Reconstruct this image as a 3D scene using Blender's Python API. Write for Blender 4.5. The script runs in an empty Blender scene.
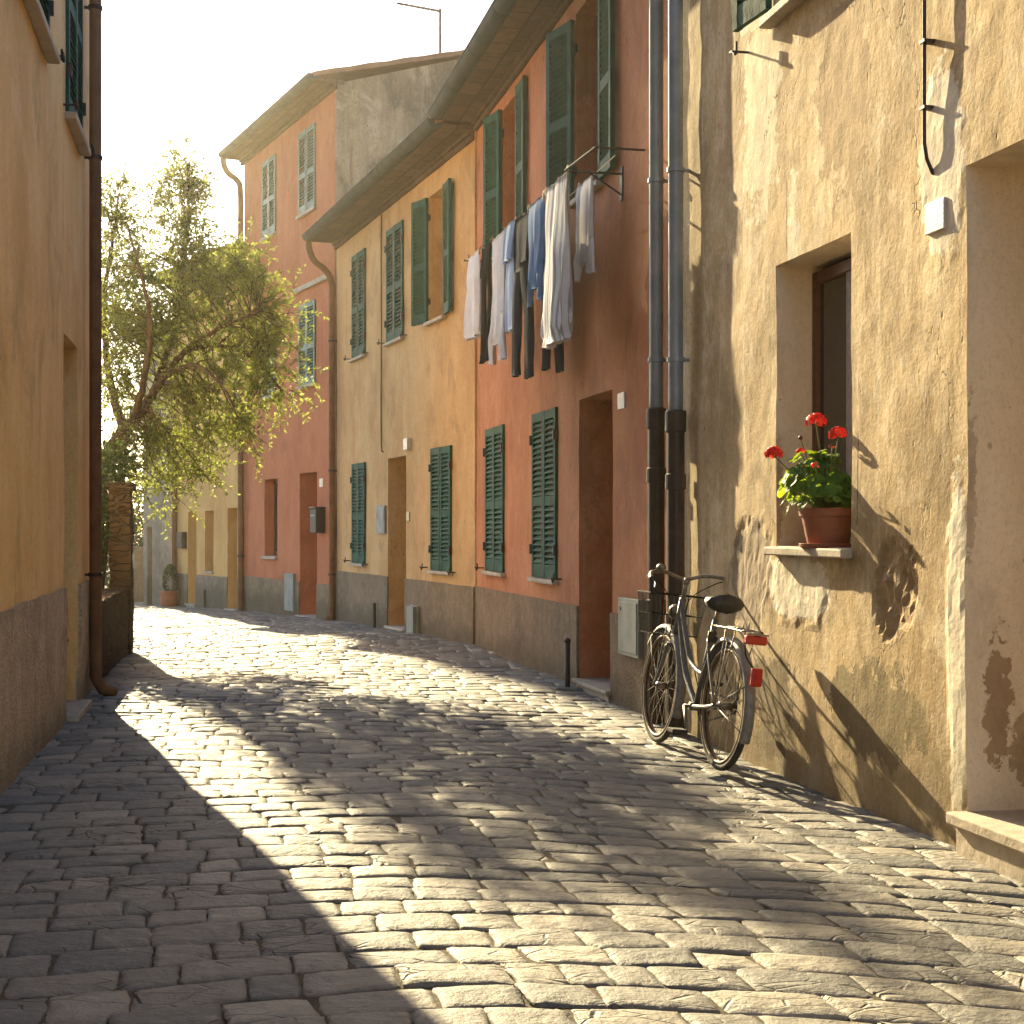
import bpy, math, random
import numpy as np
from mathutils import Vector, Matrix, noise as mnoise
R = math.radians
random.seed(7)
rng = np.random.default_rng(11)
scene = bpy.context.scene
COL = scene.collection
HAZE = .0010
F, U0, V0, CH = 1500.0, 512.0, 529.0, 1.3      # focal length in px, principal column, horizon row, eye height

# ------------------------------------------------------------------ helpers
class MB:
    """collects polygons and links them as one mesh object"""
    def __init__(s): s.v = []; s.f = []; s.m = []; s.cur = 0
    def poly(s, pts):
        b = len(s.v); s.v.extend([tuple(p) for p in pts]); s.f.append(tuple(range(b, b+len(pts)))); s.m.append(s.cur)
    def add(s, v, f):
        b = len(s.v); s.v.extend([tuple(p) for p in v])
        for q in f: s.f.append(tuple(b+i for i in q)); s.m.append(s.cur)
    def box(s, x0, x1, y0, y1, z0, z1, M=None):
        v = [Vector(p) for p in ((x0,y0,z0),(x1,y0,z0),(x1,y1,z0),(x0,y1,z0),(x0,y0,z1),(x1,y0,z1),(x1,y1,z1),(x0,y1,z1))]
        if M is not None: v = [M @ p for p in v]
        s.add(v, [(3,2,1,0),(4,5,6,7),(0,1,5,4),(1,2,6,5),(2,3,7,6),(3,0,4,7)])
    def tube(s, pts, r, n=8, cap=True, closed=False):
        pts = [Vector(p) for p in pts]; m = len(pts)
        rs = r if isinstance(r, (list, tuple)) else [r]*m
        ref = None; v = []
        for i, p in enumerate(pts):
            if closed: t = pts[(i+1) % m]-pts[i-1]
            else: t = pts[min(i+1, m-1)]-pts[max(i-1, 0)]
            if t.length < 1e-9: t = Vector((0,0,1))
            t.normalize()
            if ref is None: ref = t.orthogonal().normalized()
            ref = ref-t*ref.dot(t)
            if ref.length < 1e-6: ref = t.orthogonal()
            ref.normalize(); b = t.cross(ref)
            for k in range(n):
                a = 2*math.pi*k/n
                v.append(p+(ref*math.cos(a)+b*math.sin(a))*rs[i])
        f = []
        for i in range(m if closed else m-1):
            j = (i+1) % m
            for k in range(n):
                k2 = (k+1) % n
                f.append((i*n+k, i*n+k2, j*n+k2, j*n+k))
        if cap and not closed:
            f.append(tuple(range(n))[::-1]); f.append(tuple((m-1)*n+k for k in range(n)))
        s.add(v, f)
    def lathe(s, prof, n=24, c=(0,0,0), cap=True):
        v = []; m = len(prof)
        for (r, z) in prof:
            for k in range(n):
                a = 2*math.pi*k/n; v.append((c[0]+r*math.cos(a), c[1]+r*math.sin(a), c[2]+z))
        f = [(i*n+k, i*n+(k+1) % n, (i+1)*n+(k+1) % n, (i+1)*n+k) for i in range(m-1) for k in range(n)]
        if cap: f.append(tuple(range(n))[::-1]); f.append(tuple((m-1)*n+k for k in range(n)))
        s.add(v, f)
    def build(s, name, mat, parent=None, smooth=False, bevel=0.0, loc=None, rot=None):
        me = bpy.data.meshes.new(name)
        me.from_pydata(s.v, [], s.f); me.update()
        mats = mat if isinstance(mat, (list, tuple)) else [mat]
        for m in mats: me.materials.append(m)
        if len(mats) > 1: me.polygons.foreach_set('material_index', s.m)
        if smooth: me.polygons.foreach_set('use_smooth', [True]*len(me.polygons))
        return link(name, me, parent, bevel, loc, rot)

def link(name, me, parent=None, bevel=0.0, loc=None, rot=None):
    o = bpy.data.objects.new(name, me); COL.objects.link(o)
    if parent is not None: o.parent = parent
    if loc is not None: o.location = loc
    if rot is not None: o.rotation_euler = rot
    if bevel:
        b = o.modifiers.new('bevel', 'BEVEL'); b.width = bevel; b.segments = 2; b.limit_method = 'ANGLE'; b.angle_limit = R(40)
    return o
def tag(o, label=None, cat=None, group=None, kind=None):
    if label: o['label'] = label
    if cat: o['category'] = cat
    if group: o['group'] = group
    if kind: o['kind'] = kind
    return o
def empty(name, loc, rz=0, label=None, cat=None, group=None):
    o = bpy.data.objects.new(name, None); COL.objects.link(o); o.location = loc; o.rotation_euler = (0,0,rz); o.empty_display_size = .2
    return tag(o, label, cat, group)
def bez(p, n=12):
    """Catmull-Rom through points"""
    p = [Vector(q) for q in p]; out = []
    for i in range(len(p)-1):
        a, b, c, d = p[max(i-1,0)], p[i], p[i+1], p[min(i+2,len(p)-1)]
        for k in range(n):
            t = k/n
            out.append(.5*((2*b)+(c-a)*t+(2*a-5*b+4*c-d)*t*t+(3*b-a-3*c+d)*t**3))
    out.append(p[-1]); return out
def at(px, py, Y):
    return Vector(((px-U0)/F*Y, Y, CH+(V0-py)/F*Y))
def gz(y):                                   # the street falls gently away beyond the bend
    t = max(0.0, y-17.0)
    return -0.026*(t*t/(t+2.5)) if y < 60 else -0.026*(43*43/45.5)

# ------------------------------------------------------------------ node materials
class NT:
    def __init__(s, name):
        s.mat = bpy.data.materials.new(name); s.mat.use_nodes = True; s.t = s.mat.node_tree; s.t.nodes.clear()
        s.out = s.n('ShaderNodeOutputMaterial'); s.b = s.n('ShaderNodeBsdfPrincipled')
        s.t.links.new(s.b.outputs[0], s.out.inputs[0]); s.tc = s.n('ShaderNodeTexCoord')
    def n(s, t): return s.t.nodes.new(t)
    def l(s, a, b):
        if hasattr(a, 'is_output') or isinstance(a, bpy.types.NodeSocket): s.t.links.new(a, b)
        else: b.default_value = a
    def vec(s, scale=(1,1,1), loc=(0,0,0), src='Object', rot=(0,0,0)):
        m = s.n('ShaderNodeMapping'); s.t.links.new(s.tc.outputs[src], m.inputs[0]); m.inputs['Scale'].default_value = scale
        m.inputs['Location'].default_value = loc; m.inputs['Rotation'].default_value = rot; return m.outputs[0]
    def noise(s, scale, detail=4, rough=.55, vec=None, dist=0.0, col=False):
        n = s.n('ShaderNodeTexNoise'); n.inputs['Scale'].default_value = scale; n.inputs['Detail'].default_value = detail
        n.inputs['Roughness'].default_value = rough; n.inputs['Distortion'].default_value = dist
        s.t.links.new(vec if vec is not None else s.tc.outputs['Object'], n.inputs['Vector'])
        return n.outputs['Color' if col else 'Fac']
    def vor(s, scale, vec=None, feat='F1'):
        n = s.n('ShaderNodeTexVoronoi'); n.inputs['Scale'].default_value = scale; n.feature = feat
        s.t.links.new(vec if vec is not None else s.tc.outputs['Object'], n.inputs['Vector']); return n.outputs['Distance']
    def ramp(s, f, a, b, smooth=True):
        m = s.n('ShaderNodeMapRange'); m.interpolation_type = 'SMOOTHSTEP' if smooth else 'LINEAR'
        s.l(f, m.inputs[0]); m.inputs[1].default_value = a; m.inputs[2].default_value = b; return m.outputs[0]
    def math(s, op, a, b=0.0, c=None):
        m = s.n('ShaderNodeMath'); m.operation = op; s.l(a, m.inputs[0]); s.l(b, m.inputs[1])
        if c is not None: s.l(c, m.inputs[2])
        return m.outputs[0]
    def mix(s, f, a, b, mode='MIX'):
        m = s.n('ShaderNodeMix'); m.data_type = 'RGBA'; m.blend_type = mode
        s.l(f, m.inputs[0])
        for v, k in ((a, 6), (b, 7)):
            if isinstance(v, (tuple, list)): v = tuple(v)+(1,) if len(v) == 3 else v
            s.l(v, m.inputs[k])
        return m.outputs[2]
    def xyz(s, src='Object'):
        n = s.n('ShaderNodeSeparateXYZ'); s.t.links.new(s.tc.outputs[src], n.inputs[0]); return n.outputs
    def bump(s, h, strength, dist, prev=None):
        b = s.n('ShaderNodeBump'); b.inputs['Strength'].default_value = strength; b.inputs['Distance'].default_value = dist
        s.l(h, b.inputs['Height'])
        if prev is not None: s.l(prev, b.inputs['Normal'])
        return b.outputs[0]
    def done(s, col=None, rough=None, normal=None, metal=None, spec=None):
        if col is not None: s.l(tuple(col)+(1,) if isinstance(col, (tuple, list)) and len(col) == 3 else col, s.b.inputs['Base Color'])
        if rough is not None: s.l(rough, s.b.inputs['Roughness'])
        if normal is not None: s.l(normal, s.b.inputs['Normal'])
        if metal is not None: s.l(metal, s.b.inputs['Metallic'])
        if spec is not None: s.l(spec, s.b.inputs['Specular IOR Level'])
        return s.mat

def patch(k, cx, cz, rx, rz, soft=.12, wob=.9, nz=None, frq=4.2, ax=0):
    """a worn patch with a ragged outline in wall coordinates"""
    x = k.xyz(); n = nz if nz is not None else k.noise(min(18, max(4.2, 1.0/min(rx, rz))), 8, .68)
    dx = k.math('DIVIDE', k.math('SUBTRACT', x[ax], cx), rx); dz = k.math('DIVIDE', k.math('SUBTRACT', x[2], cz), rz)
    d = k.math('SQRT', k.math('ADD', k.math('MULTIPLY', dx, dx), k.math('MULTIPLY', dz, dz)))
    d = k.math('ADD', d, k.math('MULTIPLY', k.math('SUBTRACT', n, .5), wob*2))
    return k.ramp(d, 1+soft, 1-soft)

def plaster(name, base, dark, light, seed=0, streak=.5, bump=.35, coarse=.25, patches=(), ax=0, stain=.4, grain=0.0, damp=.35, damp_top=.5, damp_col=None, cracks=0.0):
    k = NT(name)
    big = k.noise(.9, 5, .6, k.vec((1,1,.55), (seed*3.1, 0, seed)))
    med = k.noise(4.5, 7, .68, k.vec((1,1,.9), (seed, 3, 0)))
    st = k.noise(3.2, 6, .62, k.vec((2.6,2.6,.16), (seed*1.7, 0, 0)))
    fine = k.noise(60, 4, .7)
    c = k.mix(k.ramp(big, .35, .68), base, dark)
    c = k.mix(k.math('MULTIPLY', k.ramp(med, .45, .75), .55), c, light)
    big2 = k.noise(1.7, 7, .7, k.vec((1,1,.7), (seed*7.3, 2, seed*1.9)), dist=.6)
    c = k.mix(k.math('MULTIPLY', k.ramp(big2, .52, .66), stain), c, tuple(x*.62+.02 for x in dark)); c = k.mix(k.math('MULTIPLY', k.ramp(big2, .46, .34), stain*.8), c, light)
    c = k.mix(k.math('MULTIPLY', k.ramp(st, .50, .74), streak), c, dark)
    c = k.mix(k.math('MULTIPLY', k.ramp(st, .47, .28), streak*.6), c, light)
    c = k.mix(k.math('MULTIPLY', k.ramp(fine, .50, .75), .42), c, tuple(x*.62 for x in dark)); c = k.mix(k.math('MULTIPLY', k.ramp(k.noise(26, 5, .7, k.vec((1,1,.7), (seed,1,1))), .54, .76), .40), c, tuple(x*.7 for x in dark))
    if grain:
        g1 = k.noise(34, 6, .75, k.vec((1,1,.75), (seed, 5, 2))); g2 = k.noise(95, 4, .7); sc = k.noise(14, 5, .7, k.vec((2.2,2.2,.5), (0, seed, 1), rot=(0, R(18), 0)))
        c = k.mix(k.math('MULTIPLY', k.ramp(g1, .50, .66), grain), c, tuple(x*.75 for x in dark)); c = k.mix(k.math('MULTIPLY', k.ramp(g1, .46, .32), grain*.7), c, light)
        c = k.mix(k.math('MULTIPLY', k.ramp(g2, .54, .70), grain*.8), c, tuple(x*.6 for x in dark))
        c = k.mix(k.math('MULTIPLY', k.ramp(sc, .56, .70), grain*.8), c, tuple(x*.7 for x in dark))
    pits = k.ramp(k.vor(7.0, k.vec((1,1,.7), (seed*5, 0, 0))), .085, .05)
    pits = k.math('MULTIPLY', pits, k.ramp(k.noise(1.3, 2), .5, .62))
    c = k.mix(k.math('MULTIPLY', pits, .8), c, tuple(x*.35 for x in dark))
    h = k.math('ADD', k.math('MULTIPLY', med, .26), k.math('MULTIPLY', k.noise(22, 5, .65, k.vec((1,1,.8))), .26))
    h = k.math('ADD', h, k.math('MULTIPLY', fine, .13))
    h = k.math('SUBTRACT', h, k.math('MULTIPLY', pits, .5))
    for (cx, cz, rx, rz, col, depth, roughb, wob) in patches:
        p = patch(k, cx, cz, rx, rz, .05, wob*1.5, ax=ax)
        c = k.mix(p, c, k.mix(k.ramp(k.noise(9, 5, .65), .3, .7), col, tuple(x*.72 for x in col)))
        h = k.math('SUBTRACT', h, k.math('MULTIPLY', p, depth))
        if roughb:
            rn = k.noise(16, 5, .7, k.vec((1.6,1.6,.8)))
            h = k.math('ADD', h, k.math('MULTIPLY', k.math('MULTIPLY', p, rn), roughb))
    if cracks:
        v = k.vec((1,1,.45), (seed*2.3, 0, .4)); dn = k.noise(2.2, 5, .7, v, col=True)
        vv = k.n('ShaderNodeVectorMath'); vv.operation = 'MULTIPLY_ADD'; k.l(dn, vv.inputs[0]); vv.inputs[1].default_value = (.9,.9,.9); k.l(v, vv.inputs[2])
        ck = k.vor(.75, vv.outputs[0], 'DISTANCE_TO_EDGE')
        ck = k.math('MULTIPLY', k.ramp(ck, .007, .002), k.ramp(k.noise(1.1, 3, .5, k.vec((1,1,1), (4,seed,2))), .5, .6))
        c = k.mix(k.math('MULTIPLY', ck, cracks), c, tuple(x*.3 for x in dark))
        h = k.math('SUBTRACT', h, k.math('MULTIPLY', ck, .5))
    if damp:
        z = k.xyz()[2]
        dz = k.math('ADD', z, k.math('MULTIPLY', k.math('SUBTRACT', k.noise(2.0, 6, .65), .5), damp_top*1.6))
        c = k.mix(k.math('MULTIPLY', k.ramp(dz, damp_top, .0), damp), c, damp_col or tuple(x*.35 for x in dark))
    n = k.bump(h, bump, .05)
    n = k.bump(k.noise(2.2, 3, .5, k.vec((1,1,.7), (seed, 9, 4))), coarse, .10, n)
    return k.done(c, .93, n, spec=.25)

def paint(name, col, col2=None, rough=.5, wear=.0, wearcol=(.35,.30,.24), metal=0.0, scale=14, bump=.12, spec=.4, rnd=0.0):
    k = NT(name); n = k.noise(scale, 5, .6); n2 = k.noise(scale*4, 4, .6)
    c = k.mix(k.ramp(n, .35, .7), col, col2 or tuple(x*.72 for x in col))
    if wear: c = k.mix(k.math('MULTIPLY', k.ramp(n2, .58, .70), wear), c, wearcol)
    if rnd:
        oi = k.n('ShaderNodeObjectInfo')
        c = k.mix(k.math('MULTIPLY', oi.outputs['Random'], rnd), c, tuple(x*.6 for x in col))
    r = k.math('ADD', rough-.1, k.math('MULTIPLY', n, .25))
    return k.done(c, r, k.bump(k.math('ADD', n, n2), bump, .01), metal, spec)

def leafmat(name, c1, c2, trans, rough=.45, tw=.45):
    k = NT(name); g = k.n('ShaderNodeNewGeometry')
    c = k.mix(g.outputs['Random Per Island'], c1, c2)
    k.done(c, rough, spec=.35)
    tr = k.n('ShaderNodeBsdfTranslucent'); k.l(k.mix(g.outputs['Random Per Island'], trans, tuple(x*.6 for x in trans)), tr.inputs[0])
    mx = k.n('ShaderNodeMixShader'); mx.inputs[0].default_value = tw
    k.t.links.new(k.b.outputs[0], mx.inputs[1]); k.t.links.new(tr.outputs[0], mx.inputs[2]); k.t.links.new(mx.outputs[0], k.out.inputs[0])
    return k.mat

M = {}
M['red'] = plaster('red_plaster', (.50,.205,.092), (.39,.14,.060), (.57,.275,.15), 1, .5, .35, .2, damp=0, cracks=.4, stain=.55, grain=.30)
M['yellow'] = plaster('yellow_plaster', (.60,.375,.165), (.47,.27,.105), (.66,.45,.24), 2, .55, .35, .2, damp=0, cracks=.4, stain=.55, grain=.30)
M['tallred'] = plaster('tall_red_plaster', (.48,.180,.085), (.39,.13,.060), (.53,.23,.12), 3, .35, .25, .2, damp=0, stain=.5, grain=.2)
M['gable'] = plaster('gable_plaster', (.42,.30,.18), (.19,.14,.088), (.54,.41,.27), 4, .8, .5, .3, damp=0, stain=.8, grain=.4)
M['faryellow'] = plaster('far_yellow_plaster', (.62,.40,.15), (.52,.31,.11), (.68,.47,.24), 5, .4, .25, .2, damp=0)
M['greywall'] = plaster('grey_plaster', (.33,.28,.21), (.20,.165,.12), (.42,.36,.28), 6, .8, .5, .3, damp=.4, damp_top=1.0,
                        patches=((1.5,1.4,.35,1.3,(.42,.30,.22),.1,0,.8),))
M['orange'] = plaster('orange_plaster', (.84,.57,.25), (.68,.42,.165), (.86,.63,.34), 7, .6, .3, .2, damp=0, cracks=.3, stain=.55, grain=.30)
def plinthmat(name, base, seed, b=.6):
    k = NT(name); big = k.noise(1.6, 5, .65, k.vec((1,1,.8), (seed,0,0))); med = k.noise(9, 6, .7, k.vec((1,1,1), (0,seed,0))); gr = k.noise(55, 4, .75); gv = k.vor(42)
    st = k.noise(4, 5, .6, k.vec((2,2,.22), (seed,0,0)))
    c = k.mix(k.ramp(big, .3, .7), base, tuple(x*.62 for x in base)); c = k.mix(k.math('MULTIPLY', k.ramp(med, .42, .72), .6), c, tuple(x*1.35 for x in base))
    c = k.mix(k.math('MULTIPLY', k.ramp(gr, .48, .70), .55), c, tuple(x*.38 for x in base)); c = k.mix(k.math('MULTIPLY', k.ramp(gr, .48, .30), .4), c, tuple(x*1.5 for x in base))
    c = k.mix(k.math('MULTIPLY', k.ramp(st, .52, .72), .35), c, tuple(x*.5 for x in base))
    z = k.xyz()[2]; dz = k.math('ADD', z, k.math('MULTIPLY', k.math('SUBTRACT', k.noise(3.0, 6, .7), .5), .55))
    c = k.mix(k.math('MULTIPLY', k.ramp(dz, .34, .0), .6), c, (base[0]*.32, base[1]*.34, base[2]*.30))
    h = k.math('ADD', k.math('MULTIPLY', gr, .5), k.math('MULTIPLY', med, .5)); h = k.math('ADD', h, k.math('MULTIPLY', gv, .35*b))
    return k.done(c, .95, k.bump(h, b, .035), spec=.2)
M['plinth_y'] = plinthmat('yellow_house_plinth', (.26,.195,.130), 11)
M['plinth_r'] = plinthmat('red_house_plinth', (.265,.19,.125), 12)
M['plinth_t'] = plinthmat('tall_house_plinth', (.26,.20,.13), 13)
M['plinth_f'] = plinthmat('far_house_plinth', (.27,.225,.165), 14)
M['plinth_o'] = plinthmat('roughcast_plinth', (.56,.44,.31), 15, 1.0)
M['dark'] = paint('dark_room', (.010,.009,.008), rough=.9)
M['green'] = paint('green_shutter_paint', (.016,.088,.060), (.010,.056,.040), .7, .15, (.09,.15,.11), scale=9, rnd=.35, spec=.10)
M['green_far'] = paint('faded_green_shutter_paint', (.06,.15,.115), (.04,.11,.085), .5, .2, (.2,.24,.2), scale=9, rnd=.4, spec=.2)
M['stone'] = paint('sill_stone', (.44,.375,.29), (.33,.28,.21), .8, .3, (.25,.21,.17), scale=7, bump=.3)
M['iron'] = paint('black_iron', (.022,.018,.016), (.045,.028,.018), .6, .4, (.10,.05,.025), scale=30)
M['castiron'] = paint('brown_cast_iron', (.030,.018,.013), (.052,.028,.018), .5, .35, (.09,.045,.025), scale=12)
M['zinc'] = paint('weathered_zinc', (.27,.31,.33), (.19,.225,.245), .42, .25, (.36,.37,.36), metal=.25, scale=5, bump=.08)
M['gutter'] = paint('grey_gutter', (.052,.068,.072), (.036,.048,.052), .8, .25, (.09,.10,.10), metal=.0, scale=4, bump=.08, spec=.06)
M['brownpipe'] = paint('brown_pipe_paint', (.19,.10,.046), (.135,.068,.032), .65, .3, (.20,.11,.055), scale=7, spec=.2)
M['wood'] = paint('brown_window_wood', (.115,.036,.016), (.07,.022,.011), .5, .3, (.20,.09,.05), scale=25)
M['doorwood'] = paint('door_wood', (.10,.045,.025), (.06,.028,.016), .6, .2, scale=15)
M['glass'] = NT('window_glass').done((.035,.035,.032), .06, spec=.6)
M['boxgrey'] = paint('grey_meter_box', (.20,.22,.20), (.15,.17,.155), .6, .3, (.16,.15,.12), scale=6)
M['white'] = paint('white_enamel', (.52,.49,.43), (.45,.42,.36), .4, .15, (.4,.36,.3), scale=20)
M['ink'] = paint('grey_ink', (.26,.24,.22), rough=.8)
M['brass'] = paint('dull_brass', (.20,.16,.09), (.13,.11,.07), .4, metal=.6, scale=30)
def brickmat(name, c1, c2, mortar, sx, sz, msz=.02, rowx=None, bump=.5, plane='xz'):
    k = NT(name); x = k.xyz(); cb = k.n('ShaderNodeCombineXYZ')
    k.l(x[0], cb.inputs[0]); k.l(x[2 if plane == 'xz' else 1], cb.inputs[1])
    if plane == 'all': pass
    b = k.n('ShaderNodeTexBrick'); k.l(cb.outputs[0], b.inputs['Vector']); b.inputs['Scale'].default_value = 1.0
    b.inputs['Brick Width'].default_value = sx; b.inputs['Row Height'].default_value = sz; b.inputs['Mortar Size'].default_value = msz
    b.inputs['Mortar Smooth'].default_value = .3; b.inputs['Bias'].default_value = 0
    b.inputs['Color1'].default_value = c1+(1,); b.inputs['Color2'].default_value = c2+(1,); b.inputs['Mortar'].default_value = mortar+(1,)
    n = k.noise(8, 5, .6)
    c = k.mix(k.math('MULTIPLY', k.ramp(n, .4, .7), .6), b.outputs['Color'], tuple(v*.5 for v in c1))
    h = k.math('SUBTRACT', k.math('MULTIPLY', n, .5), b.outputs['Fac'])
    return k.done(c, .9, k.bump(h, bump, .03), spec=.25)
M['soffit'] = brickmat('terracotta_soffit', (.125,.075,.048), (.085,.052,.034), (.05,.036,.027), .42, .20, .012, plane='xy')
M['tile'] = paint('terracotta_tile', (.27,.125,.07), (.19,.10,.065), .85, .4, (.24,.21,.15), scale=6, bump=.3)
M['terracotta'] = paint('terracotta_pot', (.33,.115,.055), (.27,.09,.045), .6, .2, (.40,.22,.14), scale=10, bump=.1)

# near ochre wall, the hero surface
M['ochre'] = plaster('ochre_plaster', (.60,.455,.26), (.33,.23,.11), (.80,.70,.53), 8, .80, .30, .06, stain=.62, grain=.42,
    patches=((2.02,2.25,.10,.85,(.74,.66,.50),-.02,0,.6),          # pale seam beside the window
             (2.05,1.00,.42,.17,(.76,.68,.53),-.10,0,.45),         # pale patch under the sill
             (1.38,1.02,.30,.34,(.36,.28,.19),.16,.6,.5),        # worn patch left of the window
             (3.17,1.05,.20,.25,(.40,.285,.16),.3,1.6,.35),        # hollow broken through to the rubble
             (3.62,2.83,.19,.40,(.78,.71,.57),-.10,0,.5),          # pale repair by the conduit
             (3.755,.80,.085,.75,(.74,.67,.53),-.08,0,.5),         # pale edge beside the doorway
             (1.93,2.95,.006,.22,(.10,.07,.04),.5,0,.9), (2.80,1.55,.007,.20,(.12,.085,.05),.4,0,1.0),
             (2.62,3.4,.30,.50,(.42,.30,.16),.02,0,.9), (1.55,3.6,.28,.55,(.74,.63,.44),-.02,0,.9), (2.95,.45,.45,.22,(.26,.20,.10),.02,0,.9), (1.75,.35,.35,.25,(.24,.18,.10),.02,0,.9),
             (1.80,4.2,.55,.16,(.74,.66,.50),-.06,0,.5)),
    damp=.62, damp_top=.62, damp_col=(.115,.085,.040), cracks=.75)
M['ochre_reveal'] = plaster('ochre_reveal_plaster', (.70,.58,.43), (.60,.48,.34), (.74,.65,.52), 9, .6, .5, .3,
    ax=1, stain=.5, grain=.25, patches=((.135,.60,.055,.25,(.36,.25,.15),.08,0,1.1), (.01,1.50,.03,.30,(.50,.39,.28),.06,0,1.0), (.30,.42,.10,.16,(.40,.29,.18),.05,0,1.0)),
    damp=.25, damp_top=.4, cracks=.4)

# ------------------------------------------------------------------ house kit
class House:
    """local frame: x along the street front from its left end, y into the building, z up"""
    def __init__(s, name, label, cat, P, Q):
        s.P = Vector((P[0], P[1])); s.Q = Vector((Q[0], Q[1])); d = s.Q-s.P; s.L = d.length; s.d = d/s.L; s.nrm = Vector((-s.d.y, s.d.x))
        s.rz = math.atan2(s.d.y, s.d.x)
        s.root = empty(name, (P[0], P[1], 0), s.rz, label, cat)
    def s(s, px, off=0.0):
        k = (px-U0)/F; P = s.P-s.nrm*off; return (k*P.y-P.x)/(s.d.x-k*s.d.y)
    def Y(s, px, off=0.0): return (s.P-s.nrm*off).y+s.s(px, off)*s.d.y
    def h(s, px, py, off=0.0): return CH+(V0-py)/F*s.Y(px, off)
    def w(s, a, y, z):
        q = s.P+s.d*a+s.nrm*y; return Vector((q.x, q.y, z))

def axis(a, b, cuts, step):
    vals = [a, b]+[c for c in cuts if a < c < b]
    vals = sorted(set(round(v, 5) for v in vals)); out = []
    for i in range(len(vals)-1):
        n = max(1, int(round((vals[i+1]-vals[i])/step)))
        out += [vals[i]+(vals[i+1]-vals[i])*k/n for k in range(n)]
    return out+[vals[-1]]

def wall(name, H, a0, a1, z0, z1, holes, mat, parent, y=0.0, rim=.02, res=.14, jit=.006, seed=0, back=None, rim_all=False, mats=None, relief=None):
    """a front skin with rectangular openings, reveals of each hole's own depth, worn slightly out of true"""
    mb = MB(); xs = axis(a0, a1, [c for h in holes for c in h[:2]], res); zs = axis(z0, z1, [c for h in holes for c in h[2:4]], res)
    def J(x, yy, z):
        v = mnoise.noise_vector(Vector((x*1.7+seed*9, yy*2, z*1.7)))*jit+mnoise.noise_vector(Vector((x*9+seed, yy*9, z*9)))*jit*.22
        return (x+v.x, y+yy+v.y*1.3+(relief(x, z) if relief and yy == 0 else 0), z+v.z)
    inh = lambda x, z: any(h[0] < x < h[1] and h[2] < z < h[3] for h in holes)
    idx = {}
    def V(i, j):
        if (i, j) not in idx: idx[(i, j)] = len(mb.v); mb.v.append(J(xs[i], 0, zs[j]))
        return idx[(i, j)]
    for i in range(len(xs)-1):
        for j in range(len(zs)-1):
            if inh((xs[i]+xs[i+1])/2, (zs[j]+zs[j+1])/2): continue
            mb.f.append((V(i,j), V(i+1,j), V(i+1,j+1), V(i,j+1))); mb.m.append(0)
    mb.cur = 1
    for h in holes:
        x0, x1, c0, c1 = h[:4]; D = h[4] if len(h) > 4 else rim
        hx = [v for v in xs if x0-1e-4 <= v <= x1+1e-4]; hz = [v for v in zs if c0-1e-4 <= v <= c1+1e-4]
        nd = max(1, int(D/.1)); ds = [D*k/nd for k in range(nd+1)]
        for k in range(nd):
            d0, d1 = ds[k], ds[k+1]
            for i in range(len(hz)-1):
                mb.poly([J(x0,d0,hz[i]), J(x0,d0,hz[i+1]), J(x0,d1,hz[i+1]), J(x0,d1,hz[i])])
                mb.poly([J(x1,d0,hz[i]), J(x1,d1,hz[i]), J(x1,d1,hz[i+1]), J(x1,d0,hz[i+1])])
            for i in range(len(hx)-1):
                if c1 < z1-1e-4: mb.poly([J(hx[i],d0,c1), J(hx[i+1],d0,c1), J(hx[i+1],d1,c1), J(hx[i],d1,c1)])
                if c0 > z0+1e-4: mb.poly([J(hx[i],d0,c0), J(hx[i],d1,c0), J(hx[i+1],d1,c0), J(hx[i+1],d0,c0)])
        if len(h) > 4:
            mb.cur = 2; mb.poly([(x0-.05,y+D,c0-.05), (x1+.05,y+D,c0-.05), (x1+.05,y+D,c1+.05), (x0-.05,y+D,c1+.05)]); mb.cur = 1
    if back:                                    # the box behind the front: sides and rear
        B = back; mb.cur = 3
        mb.poly([J(a0,0,z0), J(a0,0,z1), (a0,y+B,z1), (a0,y+B,z0)]) if False else mb.add(*grid_side(a0, y, B, z0, z1, J, False))
        mb.add(*grid_side(a1, y, B, z0, z1, J, True))
        mb.f[-1:] = mb.f[-1:]
        mb.poly([(a0,y+B,z0), (a0,y+B,z1), (a1,y+B,z1), (a1,y+B,z0)])
        mb.m = mb.m[:len(mb.f)]
    if rim_all:                                 # a proud skin's own edges
        mb.cur = 0
        for i in range(len(xs)-1):
            if not inh((xs[i]+xs[i+1])/2, z1-.01): mb.poly([J(xs[i],0,z1), J(xs[i+1],0,z1), J(xs[i+1],rim,z1), J(xs[i],rim,z1)])
        for j in range(len(zs)-1):
            mb.poly([J(a0,0,zs[j]), J(a0,0,zs[j+1]), J(a0,rim,zs[j+1]), J(a0,rim,zs[j])])
            mb.poly([J(a1,0,zs[j]), J(a1,rim,zs[j]), J(a1,rim,zs[j+1]), J(a1,0,zs[j+1])])
    o = mb.build(name, mats or [mat, mat, M['dark'], mat], parent)
    return o
def grid_side(a, y, B, z0, z1, J, flip):
    n, m = max(2, int((z1-z0)/.4)), max(2, int(B/.4)); v = []; f = []
    for i in range(n+1):
        for j in range(m+1):
            z = z0+(z1-z0)*i/n; d = B*j/m
            v.append(J(a, d, z) if j < m else (a, y+d, z))
    for i in range(n):
        for j in range(m):
            q = (i*(m+1)+j, i*(m+1)+j+1, (i+1)*(m+1)+j+1, (i+1)*(m+1)+j)
            f.append(q if flip else q[::-1])
    return v, f

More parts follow.
